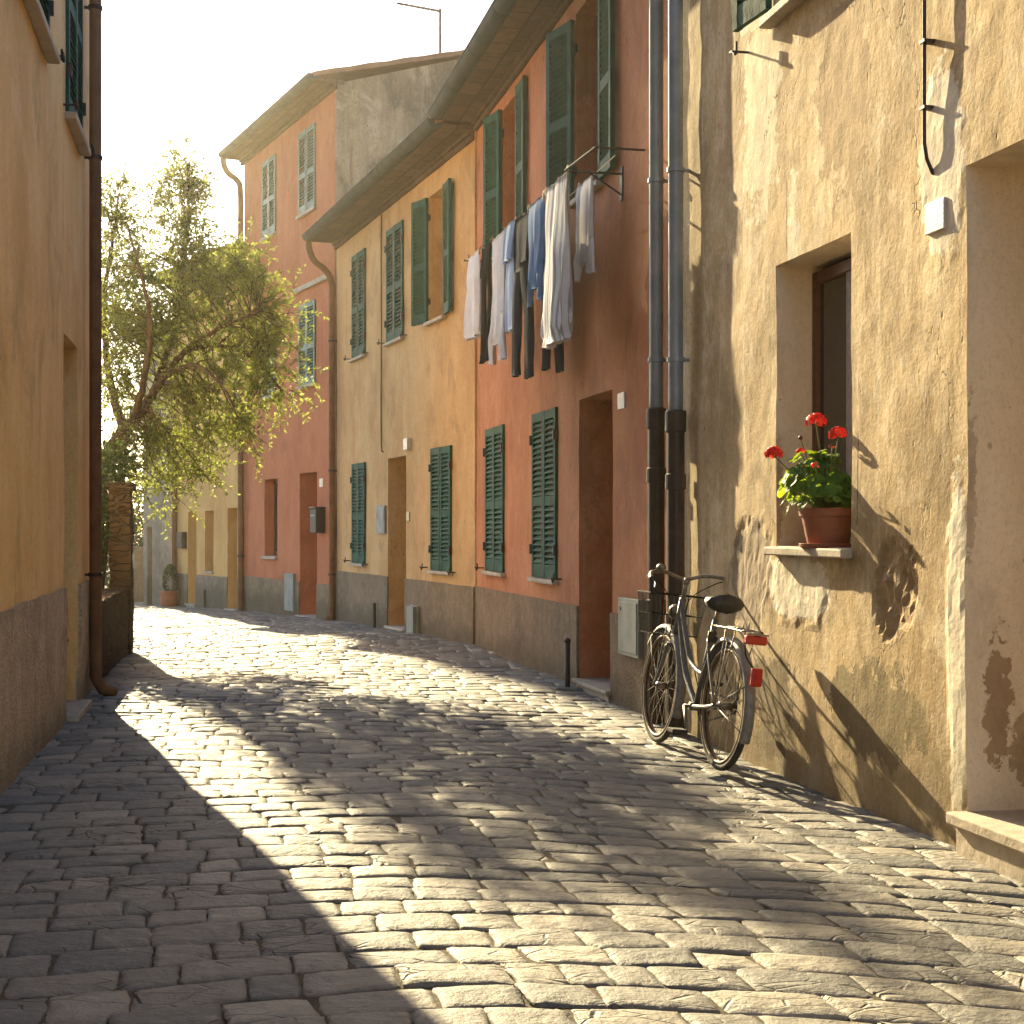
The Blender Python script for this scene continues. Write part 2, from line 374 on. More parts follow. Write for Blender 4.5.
def roof(H, depth, z, ov, slope, parent, end0=.05, end1=.05, gutter=True, mat='tile'):
    """gable roof of ridged tiles, boarded soffit, half-round gutter"""
    t = math.tan(R(slope)); mb = MB(); a0, a1 = -end0, H.L+end1
    nx = int((a1-a0)/.05); xs = [a0+(a1-a0)*i/nx for i in range(nx+1)]
    ys = [-ov-.06+(depth/2+ov+.06)*j/16 for j in range(17)]+[depth/2+(depth/2+ov)*j/8 for j in range(1, 9)]
    def top(x, yv, j):
        yy = yv if yv <= depth/2 else depth-yv
        zz = z+.10+(yy+ov)*t; w = abs(math.sin(math.pi*x/.20))
        return zz+.045*w+.006*mnoise.noise(Vector((x*3, yv*3, 1)))+.012*((j*7) % 2)
    v = [(x, yv, top(x, yv, j)) for j, yv in enumerate(ys) for x in xs]; n = nx+1
    f = [(j*n+i, j*n+i+1, (j+1)*n+i+1, (j+1)*n+i) for j in range(len(ys)-1) for i in range(nx)]
    mb.add(v, f)
    bot = lambda yv: z+.055+((yv if yv <= depth/2 else depth-yv)+ov)*t
    pr = [(yv, bot(yv)) for yv in ys]
    for i in range(nx): mb.poly([(xs[i],ys[0],top(xs[i],ys[0],0)), (xs[i],ys[0],pr[0][1]), (xs[i+1],ys[0],pr[0][1]), (xs[i+1],ys[0],top(xs[i+1],ys[0],0))])
    for a in (a0, a1):
        for j in range(len(ys)-1): mb.poly([(a,ys[j],pr[j][1]), (a,ys[j+1],pr[j+1][1]), (a,ys[j+1],top(a,ys[j+1],j+1)), (a,ys[j],top(a,ys[j],j))])
    for j in range(len(ys)-1): mb.poly([(a0,)+pr[j], (a1,)+pr[j], (a1,)+pr[j+1], (a0,)+pr[j+1]])
    r = mb.build('roof', M[mat], parent)
    sb = MB(); sb.box(a0+.01, a1-.01, -ov, .12, z, z+.05)
    n = int((a1-a0)/.62)
    sb.build('soffit', M['soffit'], parent)
    mo = MB()
    mo.box(a0+.02, a1-.02, -.075, .02, z-.045, z-.002); mo.box(a0+.02, a1-.02, -.045, .02, z-.10, z-.047)
    mo.build('cornice', M['soffit'], parent, bevel=.012)
    if gutter:
        g = MB(); rr = .088; cy, cz = -ov-.05, z+.085; nn = 12
        N = max(2, int((a1-a0)/1.0)); secs = []
        for i in range(N):
            s0 = a0+(a1-a0)*i/N; s1 = a0+(a1-a0)*(i+1)/N-.004
            for (q0, q1, ro) in ((s0, s1, rr), (s1-.03, s1+.004, rr+.006)):
                ring = [(math.cos(math.pi+math.pi*k/nn), math.sin(math.pi+math.pi*k/nn)) for k in range(nn+1)]
                vv = []; ff = []
                for x in (q0, q1):
                    for rad in (ro, ro-.008):
                        for c, sn in ring: vv.append((x, cy+c*rad, cz+sn*rad))
                m = nn+1
                for k in range(nn):
                    ff += [(k, k+1, 2*m+k+1, 2*m+k), (m+k+1, m+k, 3*m+k, 3*m+k+1), (k+1, k, m+k, m+k+1), (2*m+k, 2*m+k+1, 3*m+k+1, 3*m+k)]
                ff += [(0, 2*m, 3*m, m), (nn, m+nn, 3*m+nn, 2*m+nn)]
                g.add(vv, ff)
        g.tube([(a0, cy-rr, cz), (a1, cy-rr, cz)], .011, 6)
        for x in (a0+.004, a1-.004):
            g.poly([(x, cy+math.cos(math.pi+math.pi*k/nn)*rr, cz+math.sin(math.pi+math.pi*k/nn)*rr) for k in range(nn+1)])
        g.build('gutter', M['gutter'], parent, smooth=False)
    return r

_leaf = {}
def leaf_mesh(w, h, mirror, mat):
    key = (round(w, 2), round(h, 2), mirror, mat)
    if key in _leaf: return _leaf[key]
    mb = MB(); t = .038; st = .062; sg = -1 if mirror else 1
    def bx(x0, x1, y0, y1, z0, z1, Mx=None):
        if mirror: x0, x1 = -x1, -x0
        mb.box(x0, x1, y0, y1, z0, z1, Mx)
    bx(.003, st, -t, 0, 0, h); bx(w-st, w-.004, -t, 0, 0, h)
    mid = h*.46
    for z0, z1 in ((.0, .125), (mid-.045, mid+.045), (h-.085, h)): bx(st, w-st, -t+.003, -.003, z0+.002, z1-.002)
    for z0, z1 in ((.125, mid-.045), (mid+.045, h-.085)):
        n = max(2, int((z1-z0)/.048)); p = (z1-z0)/n
        for i in range(n):
            zc = z0+p*(i+.5); Mx = Matrix.Translation((0, -t/2, zc)) @ Matrix.Rotation(R(50+random.uniform(-3,3)), 4, 'X')
            x0, x1 = st-.004, w-st+.004
            if mirror: x0, x1 = -x1, -x0
            mb.box(x0, x1, -.026, .026, -.005, .005, Mx)
    me = bpy.data.meshes.new('shutter'); me.from_pydata(mb.v, [], mb.f); me.materials.append(M[mat]); me.update()
    _leaf[key] = me; return me
_hinge = None
def shutter(H, hinge, yy, z0, w, h, mirror, ang, mat='green', detail=True):
    global _hinge
    o = link('shutter', leaf_mesh(w, h, mirror, mat), H.root, 0, (hinge, yy, z0), (0, 0, R(ang)))
    if detail:
        if _hinge is None:
            m = MB(); m.box(-.03, .03, -.048, -.036, -.035, .035); m.box(-.012, .012, -.058, -.03, -.045, .045)
            _hinge = bpy.data.meshes.new('hinge'); _hinge.from_pydata(m.v, [], m.f); _hinge.materials.append(M['iron'])
        for q in (.17, .84): link('hinge', _hinge, o, 0, (-.002 if not mirror else .002, 0, h*q))
    return o
def closed_pair(H, a0, a1, z0, z1, mat='green', detail=True):
    w = (a1-a0)/2-.004
    shutter(H, a0+.004, .012, z0+.006, w, z1-z0-.012, False, random.uniform(-1.5, 0), mat, detail)
    shutter(H, a1-.004, .012, z0+.006, w, z1-z0-.012, True, random.uniform(0, 1.5), mat, detail)
def sill(H, a0, a1, z, out=.07, t=.042, inn=.10, parent=None, name='sill', pad=.04):
    m = MB(); m.box(a0-pad, a1+pad, -out, -.003, z-t, z); m.box(a0+.012, a1-.012, -.003, inn, z-t+.004, z+.004)
    return m.build(name, M['stone'], parent or H.root, bevel=.008)
def stay(H, a, z):
    m = MB(); m.tube([(a, .01, z), (a, -.09, z)], .008, 6); m.tube([(a-.05, -.09, z+.01), (a, -.092, z), (a+.03, -.09, z-.025)], .009, 6)
    m.tube([(a+.02, -.08, z-.02), (a+.022, -.08, z+.05)], .008, 6)
    return m.build('shutter_stay', M['iron'], H.root)
def window(H, a0, a1, z0, z1, y, mat='wood', parent=None):
    f = MB(); w = .065; fr = MB()
    for x0, x1, c0, c1 in ((a0, a0+w, z0, z1), (a1-w, a1, z0, z1), (a0+w, a1-w, z0, z0+w), (a0+w, a1-w, z1-w, z1), ((a0+a1)/2-.045, (a0+a1)/2+.045, z0+w, z1-w)):
        f.box(x0, x1, y-.05, y, c0, c1)
    win = f.build('window', M[mat], parent or H.root, bevel=.006)
    p = MB(); p.box(a0+w-.005, a1-w+.005, y-.028, y-.022, z0+w-.005, z1-w+.005); p.build('pane', M['glass'], win)
    return win
def door(H, a0, a1, z0, z1, y, mat, panels=True):
    m = MB(); m.box(a0-.02, a1+.02, y, y+.05, z0, z1+.02)
    if panels:
        n = 6; w = (a1-a0)/n
        for i in range(n): m.box(a0+w*i+.004, a0+w*(i+1)-.004, y-.014, y-.001, z0+.02, z1-.02)
    d = m.build('door', M[mat], H.root, bevel=.004)
    h = MB(); h.tube([(a1-.12, y-.014, z0+1.0), (a1-.12, y-.06, z0+1.0), (a1-.20, y-.06, z0+1.0)], .01, 6); h.build('handle', M['iron'], d)
    return d
def step(H, a0, a1, z, out=.10, t=.045, inn=.35):
    m = MB(); m.box(a0-.02, a1+.02, -out, inn, z-t, z); m.box(a0+.01, a1-.01, -out+.03, inn, z-.25, z-t-.001)
    return m.build('doorstep', M['stone'], H.root, bevel=.008)
def downpipe(H, path, mat, r=.05, parent=None, brackets=(), wallmat=None):
    m = MB(); m.tube(path, r, 14); o = m.build('downpipe', M[mat], parent or H.root, smooth=True)
    for (x, y, z) in brackets:
        b = MB(); b.lathe([(r+.002,-.016), (r+.010,-.014), (r+.010,.014), (r+.002,.016)], 14, (x, y, z), cap=False); b.box(x-.008, x+.008, y+r-.005, y+r+.12, z-.01, z+.01)
        b.build('pipe_bracket', M['castiron' if mat != 'zinc' else 'zinc'], o)
    return o

# ------------------------------------------------------------------ houses on the right of the street
# 1 near ochre house
Hn = House('ochre_house', 'weathered ochre plaster house with deep window, bicycle against its wall', 'house', (3.096-.208*9.80, 9.80), (3.096+.208*3.0, -3.0))
s_, h_ = Hn.s, Hn.h
wn = (s_(776), s_(852), 1.20, 2.71, .27)
dn = (s_(967), s_(967)+1.05, .15, 2.765, .48)
un = (s_(775)+.0, s_(775)+.96, 4.05, 5.55, .22)
def worn(x, z):
    d = 0.0
    for cx_, cz_, rx_, rz_, dep, rgh in ((3.17, 1.04, .20, .23, .018, .026), (1.38, 1.02, .30, .34, .009, .004), (2.05, .98, .44, .18, -.006, .003), (3.62, 2.83, .19, .40, -.003, .002), (3.755, .80, .085, .75, -.005, .003)):
        q = math.hypot((x-cx_)/rx_, (z-cz_)/rz_)
        if q < 1.8:
            q += mnoise.fractal(Vector((x*5, z*5, cx_)), 1.0, 2.0, 5)*.35
            t = max(0.0, min(1.0, (1.05-q)/.14)); d += t*(dep+rgh*mnoise.fractal(Vector((x*16, z*9, 3)), 1.0, 2.0, 4))
    return d
wall('wall', Hn, 0, Hn.L, -.5, 6.6, [wn, dn, un], None, Hn.root, relief=worn, res=.035, jit=.008, seed=1, back=6.5,
     mats=[M['ochre'], M['ochre_reveal'], M['dark'], M['ochre']])
roof(Hn, 6.5, 6.6, .35, 18, Hn.root)
window(Hn, wn[0]+.0, wn[1]-.0, wn[2]+.02, wn[3]-.03, .255)
sill(Hn, wn[0], wn[1], 1.205, .065, .045, .24, pad=.02)
door(Hn, dn[0], dn[1], .15, 2.765, .46, 'doorwood')
step(Hn, dn[0]+.0, dn[1]+.03, .16, .085, .05, .40)
window(Hn, un[0], un[1], un[2], un[3], .20)
sill(Hn, un[0], un[1], 4.05, .08, .05, .15)
shutter(Hn, un[0]-.005, -.05, 4.10, .40, 1.45, False, -173)
shutter(Hn, un[1]+.005, -.05, 4.02, .47, 1.5, True, 172)
stay(Hn, un[0]-.40, 3.99)
c = MB(); ca = s_(932)
c.tube([(ca-.004, -.035, 6.55), (ca, -.035, 4.0), (ca, -.035, 2.93), (ca+.012, -.03, 2.86), (ca+.028, -.012, 2.80), (ca+.03, .02, 2.78)], .0085, 8)
cd = c.build('conduit', M['iron'], Hn.root, smooth=True)
for z in (5.5, 4.6, 3.72, 3.36, 3.08):
    b = MB(); b.box(ca-.022, ca+.022, -.047, .02, z-.006, z+.006); b.build('clip', M['iron'], cd)
pq = MB(); pa0, pa1 = s_(929), s_(948); pq.box(pa0, pa1, -.020, .012, 2.545, 2.675)
plq = pq.build('plaque', M['white'], Hn.root, bevel=.003)
bl = MB(); bl.lathe([(.0,0),(.035,.0),(.04,.02),(.02,.05),(.0,.055)], 14, cap=False)
bl.build('doorbell', M['castiron'], Hn.root, smooth=True, loc=(dn[0]-.0, .30, 2.17), rot=(0, R(90), 0))

# 2 red house
def LR(Y): return (3.25-.219*Y, Y)
Hr = House('red_house', 'terracotta red house with washing strung across its upper green shutters', 'house', LR(16.62), LR(9.84))
s_, h_ = Hr.s, Hr.h
g1 = (s_(487), s_(505), .855, 2.365, .16); g2 = (s_(534), s_(558), .855, 2.365, .16)
dr = (s_(579), s_(612.5), -.02, 2.36, .50)
uA = (s_(503), s_(518)+.06, 4.05, 5.56, .26); uB = (s_(576), s_(603), 4.00, 5.56, .26)
wall('wall', Hr, 0, Hr.L, -.5, 5.82, [g1, g2, dr, uA, uB], M['red'], Hr.root, seed=2, back=7)
wall('plinth', Hr, 0, Hr.L, -.5, .665, [(dr[0], dr[1], -.5, .665)], M['plinth_r'], Hr.root, y=-.018, rim=.022, res=.1, jit=.008, seed=22, rim_all=True)
roof(Hr, 7, 5.80, .40, 17, Hr.root, .0, .02)
for g in (g1, g2): closed_pair(Hr, *g[:4]); sill(Hr, g[0], g[1], g[2], .06, .04)
stay(Hr, g1[0]-.16, .88); stay(Hr, g2[1]+.14, .87)
for u, t1, t2 in ((uA, -168, 178), (uB, -165, 177)):
    w = (u[1]-u[0])/2+.02
    shutter(Hr, u[0]-.005, -.045, u[2]+.0, w, 1.52, False, t1); shutter(Hr, u[1]+.005, -.045, u[2]+.0, w, 1.52, True, t2)
    window(Hr, u[0], u[1], u[2]+.02, u[3]-.01, .24); sill(Hr, u[0], u[1], u[2], .07, .045, .2)
    stay(Hr, u[0]-.36, u[2]+.10)
door(Hr, dr[0], dr[1], .06, 2.36, .46, 'doorwood')
step(Hr, dr[0], dr[1], .075, .06, .035, .45)
b = MB(); a0, a1 = s_(624.5), s_(645); b.box(a0, a1, -.05, .0, .385, .80); b.box(a0+.03, a1-.03, -.057, -.051, .41, .775)
mbx = b.build('meter_box', M['boxgrey'], Hr.root, bevel=.005)
b = MB(); b.tube([(a0+.09, -.056, .72), (a0+.09, -.062, .72)], .014, 8); b.build('lock', M['iron'], mbx)
b = MB(); b.box(s_(619), s_(625.5), -.012, .01, 2.19, 2.31); pl = b.build('house_plaque', M['white'], Hr.root, bevel=.002)
b = MB(); x1 = dr[1]; b.box(x1-.012, x1+.01, .16, .32, 1.50, 1.585)
pl = b.build('doorbell_panel', M['brass'], Hr.root, bevel=.003)
b = MB(); b.box(x1-.015, x1-.0125, .20, .28, 1.525, 1.56); b.build('name_strip', M['boxgrey'], pl)
# downpipes: galvanised above, cast iron below
def twopipe(H, a, y, zt, zj, seedbr):
    p = downpipe(H, [(a, -.46, zt+.08), (a, -.44, zt-.02), (a, -.34, zt-.12), (a, y-.06, zt-.30), (a, y, zt-.44), (a, y, zj+.1), (a, y, zj-.12)], 'zinc', .048, None, [(a, y, zj+1.55), (a, y, zj+.35)])
    m = MB(); m.lathe([(.05,zj-.12), (.068,zj-.10), (.068,zj+.02), (.058,zj+.03), (.050,zj+.031)], 16, (a, y, 0), cap=False)
    m.lathe([(.056,-.3), (.056,zj-.11)], 16, (a, y, 0), cap=False)
    for z in (zj-.42, zj-1.3): m.lathe([(.056,z-.05), (.066,z-.045), (.066,z+.045), (.056,z+.05)], 16, (a, y, 0), cap=False)
    m.build('iron_pipe_base', M['castiron'], p, smooth=False)
twopipe(Hr, s_(657, .08), -.085, 5.78, 2.08, 1)
ya = Hn.s(676.5, .08)
twopipe(Hn, ya, -.085, 6.5, 2.02, 2)

# 3 yellow house
def LY(Y): return (5.41-.35*Y, Y)
Hy = House('yellow_house', 'ochre yellow house between the two red ones, green louvred shutters', 'house', LY(23.2), LY(16.63))
s_, h_ = Hy.s, Hy.h
g1 = (s_(353), s_(366), .80, 2.26, .16); g2 = (s_(432), s_(452), .80, 2.28, .16); dy = (s_(388), s_(406), -.12, 2.25, .45)
u1 = (s_(353), s_(366), 3.80, 5.32, .16); u2 = (s_(387.5), s_(404), 3.80, 5.32, .16); u3 = (s_(429.5), s_(446), 3.82, 5.36, .26)
wall('wall', Hy, 0, Hy.L, -.6, 5.78, [g1, g2, dy, u1, u2, u3], M['yellow'], Hy.root, seed=3, back=7)
wall('plinth', Hy, 0, Hy.L, -.6, .66, [(dy[0], dy[1], -.6, .66)], M['plinth_y'], Hy.root, y=-.018, rim=.022, res=.12, jit=.008, seed=23, rim_all=True)
roof(Hy, 7, 5.72, .40, 17, Hy.root, .02, .0)
for g in (g1, g2, u1, u2): closed_pair(Hy, *g[:4]); sill(Hy, g[0], g[1], g[2], .06, .04); stay(Hy, g[0]-.18, g[2]+.03); stay(Hy, g[1]+.14, g[2]+.0)
w = (u3[1]-u3[0])/2+.02
shutter(Hy, u3[0]-.005, -.045, u3[2], w, 1.53, False, -166); shutter(Hy, u3[1]+.005, -.045, u3[2], w, 1.53, True, 174)
window(Hy, u3[0], u3[1], u3[2]+.02, u3[3]-.01, .24); sill(Hy, u3[0], u3[1], u3[2], .07, .045, .2)
door(Hy, dy[0], dy[1], -.05, 2.25, .42, 'doorwood'); step(Hy, dy[0], dy[1], .0, .06, .035, .4)
b = MB(); a0, a1 = s_(378), s_(386.5); b.box(a0, a1, -.03, .0, 1.24, 1.62); b.box(a0+.03, a1-.03, -.035, -.031, 1.27, 1.58); mb_ = b.build('meter_box', M['boxgrey'], Hy.root, bevel=.004)
b = MB(); b.box(a0+.06, a0+.13, -.038, -.036, 1.44, 1.52); b.build('warning_mark', M['ink'], mb_)
b = MB(); b.box(s_(407.5), s_(411.5), -.06, .0, 2.31, 2.46); b.build('lamp_box', M['white'], Hy.root, bevel=.01)
b = MB(); b.box(s_(407), s_(410), -.012, .0, 1.40, 1.52); b.build('bell_push', M['brass'], Hy.root, bevel=.002)
c = MB(); a = s_(382.5)
c.tube([(a+.02, -.02, 5.6), (a, -.02, 5.2), (a+.02, -.02, 4.1), (a+.0, -.02, 3.0), (a+.01, -.02, 2.45), (a+.05, -.02, 2.36), (a+.05, .02, 2.34)], .010, 6); c.build('cable', M['iron'], Hy.root)
b = MB(); a0, a1 = s_(413.5), s_(421); b.box(a0, a1, -.055, -.02, .0, .34); b.box(a0+.02, a1-.02, -.10, -.056, -.15, .33); b.build('vent_box', M['boxgrey'], Hy.root, bevel=.006)
b = MB(); b.tube([(s_(379.5), -.07, -.2), (s_(379.5), -.07, .28)], .022, 8); b.build('boot_scraper', M['iron'], Hy.root)
a = .03
downpipe(Hy, bez([(a+.05,-.46,5.74), (a+.03,-.44,5.58), (a+.01,-.36,5.42), (a,-.18,5.28), (a,-.09,5.10), (a,-.085,4.7), (a,-.085,2.5), (a,-.085,.1), (a-.02,-.16,-.06)], 6), 'brownpipe', .048, None, [(a,-.085,4.2), (a,-.085,2.2), (a,-.085,.6)])

# 4 tall red house at the bend
def LT(Y): return (8.3-.475*Y, Y)
Ht = House('tall_red_house', 'tallest house, three storeys of terracotta red beside the tree, grey gable', 'house', LT(28.0), LT(23.24))
s_, h_ = Ht.s, Ht.h
gw = (s_(264.5), s_(277.5), .82, 2.18, .24); dt = (s_(300), s_(317), -.28, 2.22, .40)
cols = ((s_(263), s_(276.3)), (s_(299.6), s_(316)))
ups = [(a, b, z0, z1, .16) for a, b in cols for z0, z1 in ((3.65, 5.0), (6.48, 7.84))]
DT = 9.0
wall('wall', Ht, 0, Ht.L, -.8, 8.22, [gw, dt]+ups, M['tallred'], Ht.root, seed=4, back=DT, mats=[M['tallred'], M['tallred'], M['dark'], M['gable']])
gb = MB(); tt = math.tan(R(15))
for a in (.001, Ht.L-.001): gb.poly([(a, 0, 8.20), (a, DT, 8.20), (a, DT/2, 8.20+.10+(DT/2+.5)*tt)])
gb.build('gable', M['gable'], Ht.root)
wall('plinth', Ht, 0, Ht.L, -.8, .43, [(dt[0], dt[1], -.8, .43)], M['plinth_t'], Ht.root, y=-.018, rim=.022, res=.12, jit=.008, seed=24, rim_all=True)
roof(Ht, DT, 8.20, .32, 15, Ht.root, .14, .10)
for u in ups: closed_pair(Ht, *u[:4], mat='green_far', detail=False); sill(Ht, u[0], u[1], u[2], .06, .05)
window(Ht, gw[0], gw[1], gw[2]+.02, gw[3], .22); sill(Ht, gw[0], gw[1], gw[2], .06, .05)
door(Ht, dt[0], dt[1], -.2, 2.22, .36, 'doorwood'); step(Ht, dt[0], dt[1], -.12, .08, .04, .3)
b = MB(); a0 = s_(319.5); b.box(a0, a0+.30, -.16, .0, 1.24, 1.62); b.box(a0-.01, a0+.31, -.18, .0, 1.622, 1.65); lb = b.build('mailbox', M['iron'], Ht.root, bevel=.01)
b = MB(); b.box(a0+.04, a0+.26, -.166, -.161, 1.50, 1.53); b.build('mail_slot', M['boxgrey'], lb)
b = MB(); b.box(s_(320), s_(323.5), -.012, 0, 1.97, 2.10); b.build('house_plaque', M['white'], Ht.root)
b = MB(); a0, a1 = s_(287), s_(296); b.box(a0, a1, -.05, -.0, -.08, .55); b.box(a0+.04, a1-.04, -.056, -.051, -.02, .2); b.build('meter_box', M['boxgrey'], Ht.root, bevel=.005)
a = .06
downpipe(Ht, bez([(a-.15,-.37,8.25), (a-.15,-.36,8.08), (a-.12,-.28,7.92), (a-.03,-.14,7.78), (a,-.085,7.55), (a,-.085,6.5), (a,-.085,3.5), (a,-.085,-.1), (a,-.17,-.3)], 6), 'brownpipe', .055, None, [(a,-.085,6.2), (a,-.085,3.2), (a,-.085,.8)])
# a moulding at the foot of the first floor
b = MB(); b.box(s_(296), s_(331), -.05, .0, 5.22, 5.30); b.build('string_course', M['stone'], Ht.root, bevel=.01)

# 5 far yellow house
def LF(Y): return (11.8-.6*Y, Y)
Hf = House('far_yellow_house', 'small pale yellow house beyond the bend with three narrow openings', 'house', LF(31.3), LF(28.02))
s_, h_ = Hf.s, Hf.h
d1 = (s_(188), s_(196.5), -.36, 1.66, .4); fw = (s_(205), s_(213.5), .46, 1.66, .26); d2 = (s_(227.5), s_(237.5), -.32, 1.70, .4); fu = (s_(226), s_(238), 3.0, 4.1, .2)
wall('wall', Hf, 0, Hf.L, -.9, 6.4, [d1, fw, d2, fu], M['faryellow'], Hf.root, seed=5, back=5)
wall('plinth', Hf, 0, Hf.L, -.9, .38, [(d1[0], d1[1], -.9, .38), (d2[0], d2[1], -.9, .38)], M['plinth_f'], Hf.root, y=-.018, rim=.022, res=.15, jit=.008, seed=25, rim_all=True)
roof(Hf, 5, 6.4, .45, 17, Hf.root, .1, .0)
for d in (d1, d2): door(Hf, d[0], d[1], -.3, d[3], .36, 'doorwood'); step(Hf, d[0], d[1], -.22, .07, .04, .3)
window(Hf, fw[0], fw[1], fw[2]+.02, fw[3], .24); window(Hf, fu[0], fu[1], fu[2]+.02, fu[3], .18); sill(Hf, fw[0], fw[1], fw[2], .05, .04)
b = MB(); b.box(s_(182), s_(187), -.12, 0, .90, 1.24); b.build('mailbox', M['iron'], Hf.root, bevel=.01)
b = MB(); b.tube([(s_(207.5), -.06, -.5), (s_(207.5), -.06, .1)], .02, 8); b.build('boot_scraper', M['iron'], Hf.root)
downpipe(Hf, [(.06,-.5,6.4), (.06,-.085,6.1), (.06,-.085,3), (.06,-.085,-.4)], 'brownpipe', .05)

# 6 grey house at the far end
Hg = House('grey_house', 'old house with stained bare grey plaster at the far end of the street', 'house', (18.04-.8*32.55, 32.55), (18.04-.8*31.35, 31.35))
s_ = Hg.s
go = (s_(147), s_(152), -.5, 1.35, .5)
wall('wall', Hg, 0, Hg.L, -1.0, 5.4, [go], M['greywall'], Hg.root, seed=6, back=5)
roof(Hg, 5, 5.4, .35, 17, Hg.root, .1, .0, gutter=False)
door(Hg, go[0], go[1], -.5, 1.35, .4, 'iron')

# 7 orange house on the left
def LL(Y): return (-1.137-.186*Y, Y)
Ho = House('orange_house', 'orange plaster house with roughcast grey plinth along the left of the street', 'house', LL(-3.0), LL(12.05))
s_, h_ = Ho.s, Ho.h
wo = [(s_(23)-.35, s_(46), 4.19, 5.8, .15), (s_(65), s_(79.5), 4.12, 5.8, .15)]
do = (s_(64), s_(77.5), .03, 2.62, .42)
wall('wall', Ho, 0, Ho.L, -.5, 7.3, wo+[do], M['orange'], Ho.root, seed=7, back=7)
wall('plinth', Ho, 0, Ho.L, -.5, .90, [(do[0], do[1], -.5, .90)], M['plinth_o'], Ho.root, y=-.02, rim=.025, res=.07, jit=.013, seed=27, rim_all=True)
roof(Ho, 7, 7.3, .45, 18, Ho.root)
for u in wo:
    closed_pair(Ho, *u[:4]); sill(Ho, u[0], u[1], u[2], .08, .05); stay(Ho, u[1]+.10, u[2]+.02); stay(Ho, u[0]-.12, u[2]+.02)
door(Ho, do[0], do[1], .0, 2.62, .40, 'doorwood'); step(Ho, do[0], do[1]+.02, .05, .10, .05, .38)
a = s_(95.5, .08)
downpipe(Ho, [(a,-.5,7.35), (a,-.08,7.0), (a,-.08,4.5), (a,-.08,2), (a,-.08,.16), (a+.02,-.13,.07), (a+.06,-.22,.03)], 'brownpipe', .046, None, [(a,-.08,5.3), (a,-.08,4.15), (a,-.08,.95)])

# ------------------------------------------------------------------ ground and cobbles
def stonemat():
    k = NT('cobblestone'); g = k.n('ShaderNodeNewGeometry'); r = g.outputs['Random Per Island']
    k.tc = k.n('ShaderNodeTexCoord')
    n1 = k.noise(9, 6, .65); n2 = k.noise(40, 5, .7); lay = k.noise(10, 5, .6, k.vec((1.0,2.0,1), rot=(0,0,R(17))))
    c = k.mix(r, (.110,.110,.104), (.215,.195,.162))
    r2 = k.math('FRACT', k.math('MULTIPLY', r, 7.31))
    c = k.mix(k.math('MULTIPLY', k.ramp(r2, .80, .95), .6), c, (.36,.325,.265))
    c = k.mix(k.math('MULTIPLY', k.ramp(n1, .42, .72), .5), c, (.105,.102,.094))
    c = k.mix(k.math('MULTIPLY', k.ramp(n2, .56, .74), .5), c, (.33,.30,.25))
    h = k.math('ADD', k.math('MULTIPLY', n1, .9), k.math('MULTIPLY', n2, .22)); h = k.math('ADD', h, k.math('MULTIPLY', lay, .38)); cr = k.vor(5.5, k.vec((1,2.4,1), rot=(0,0,R(12))), 'DISTANCE_TO_EDGE'); h = k.math('SUBTRACT', h, k.math('MULTIPLY', k.math('MULTIPLY', k.ramp(cr, .05, .0), k.ramp(k.noise(2.1, 3), .5, .62)), .6))
    c = k.mix(k.math('MULTIPLY', k.ramp(lay, .52, .70), .35), c, (.30,.285,.25))
    return k.done(c, k.math('ADD', .50, k.math('MULTIPLY', n2, .35)), k.bump(h, .9, .024), spec=.3)
M['cobble'] = stonemat()
k = NT('joint_dirt'); n1 = k.noise(35, 5, .7); n2 = k.noise(3, 4, .6)
c = k.mix(n1, (.060,.050,.036), (.13,.105,.072)); c = k.mix(k.math('MULTIPLY', k.ramp(n2, .5, .7), .5), c, (.07,.07,.04))
M['dirt'] = k.done(c, .95, k.bump(n1, .8, .02), spec=.2)

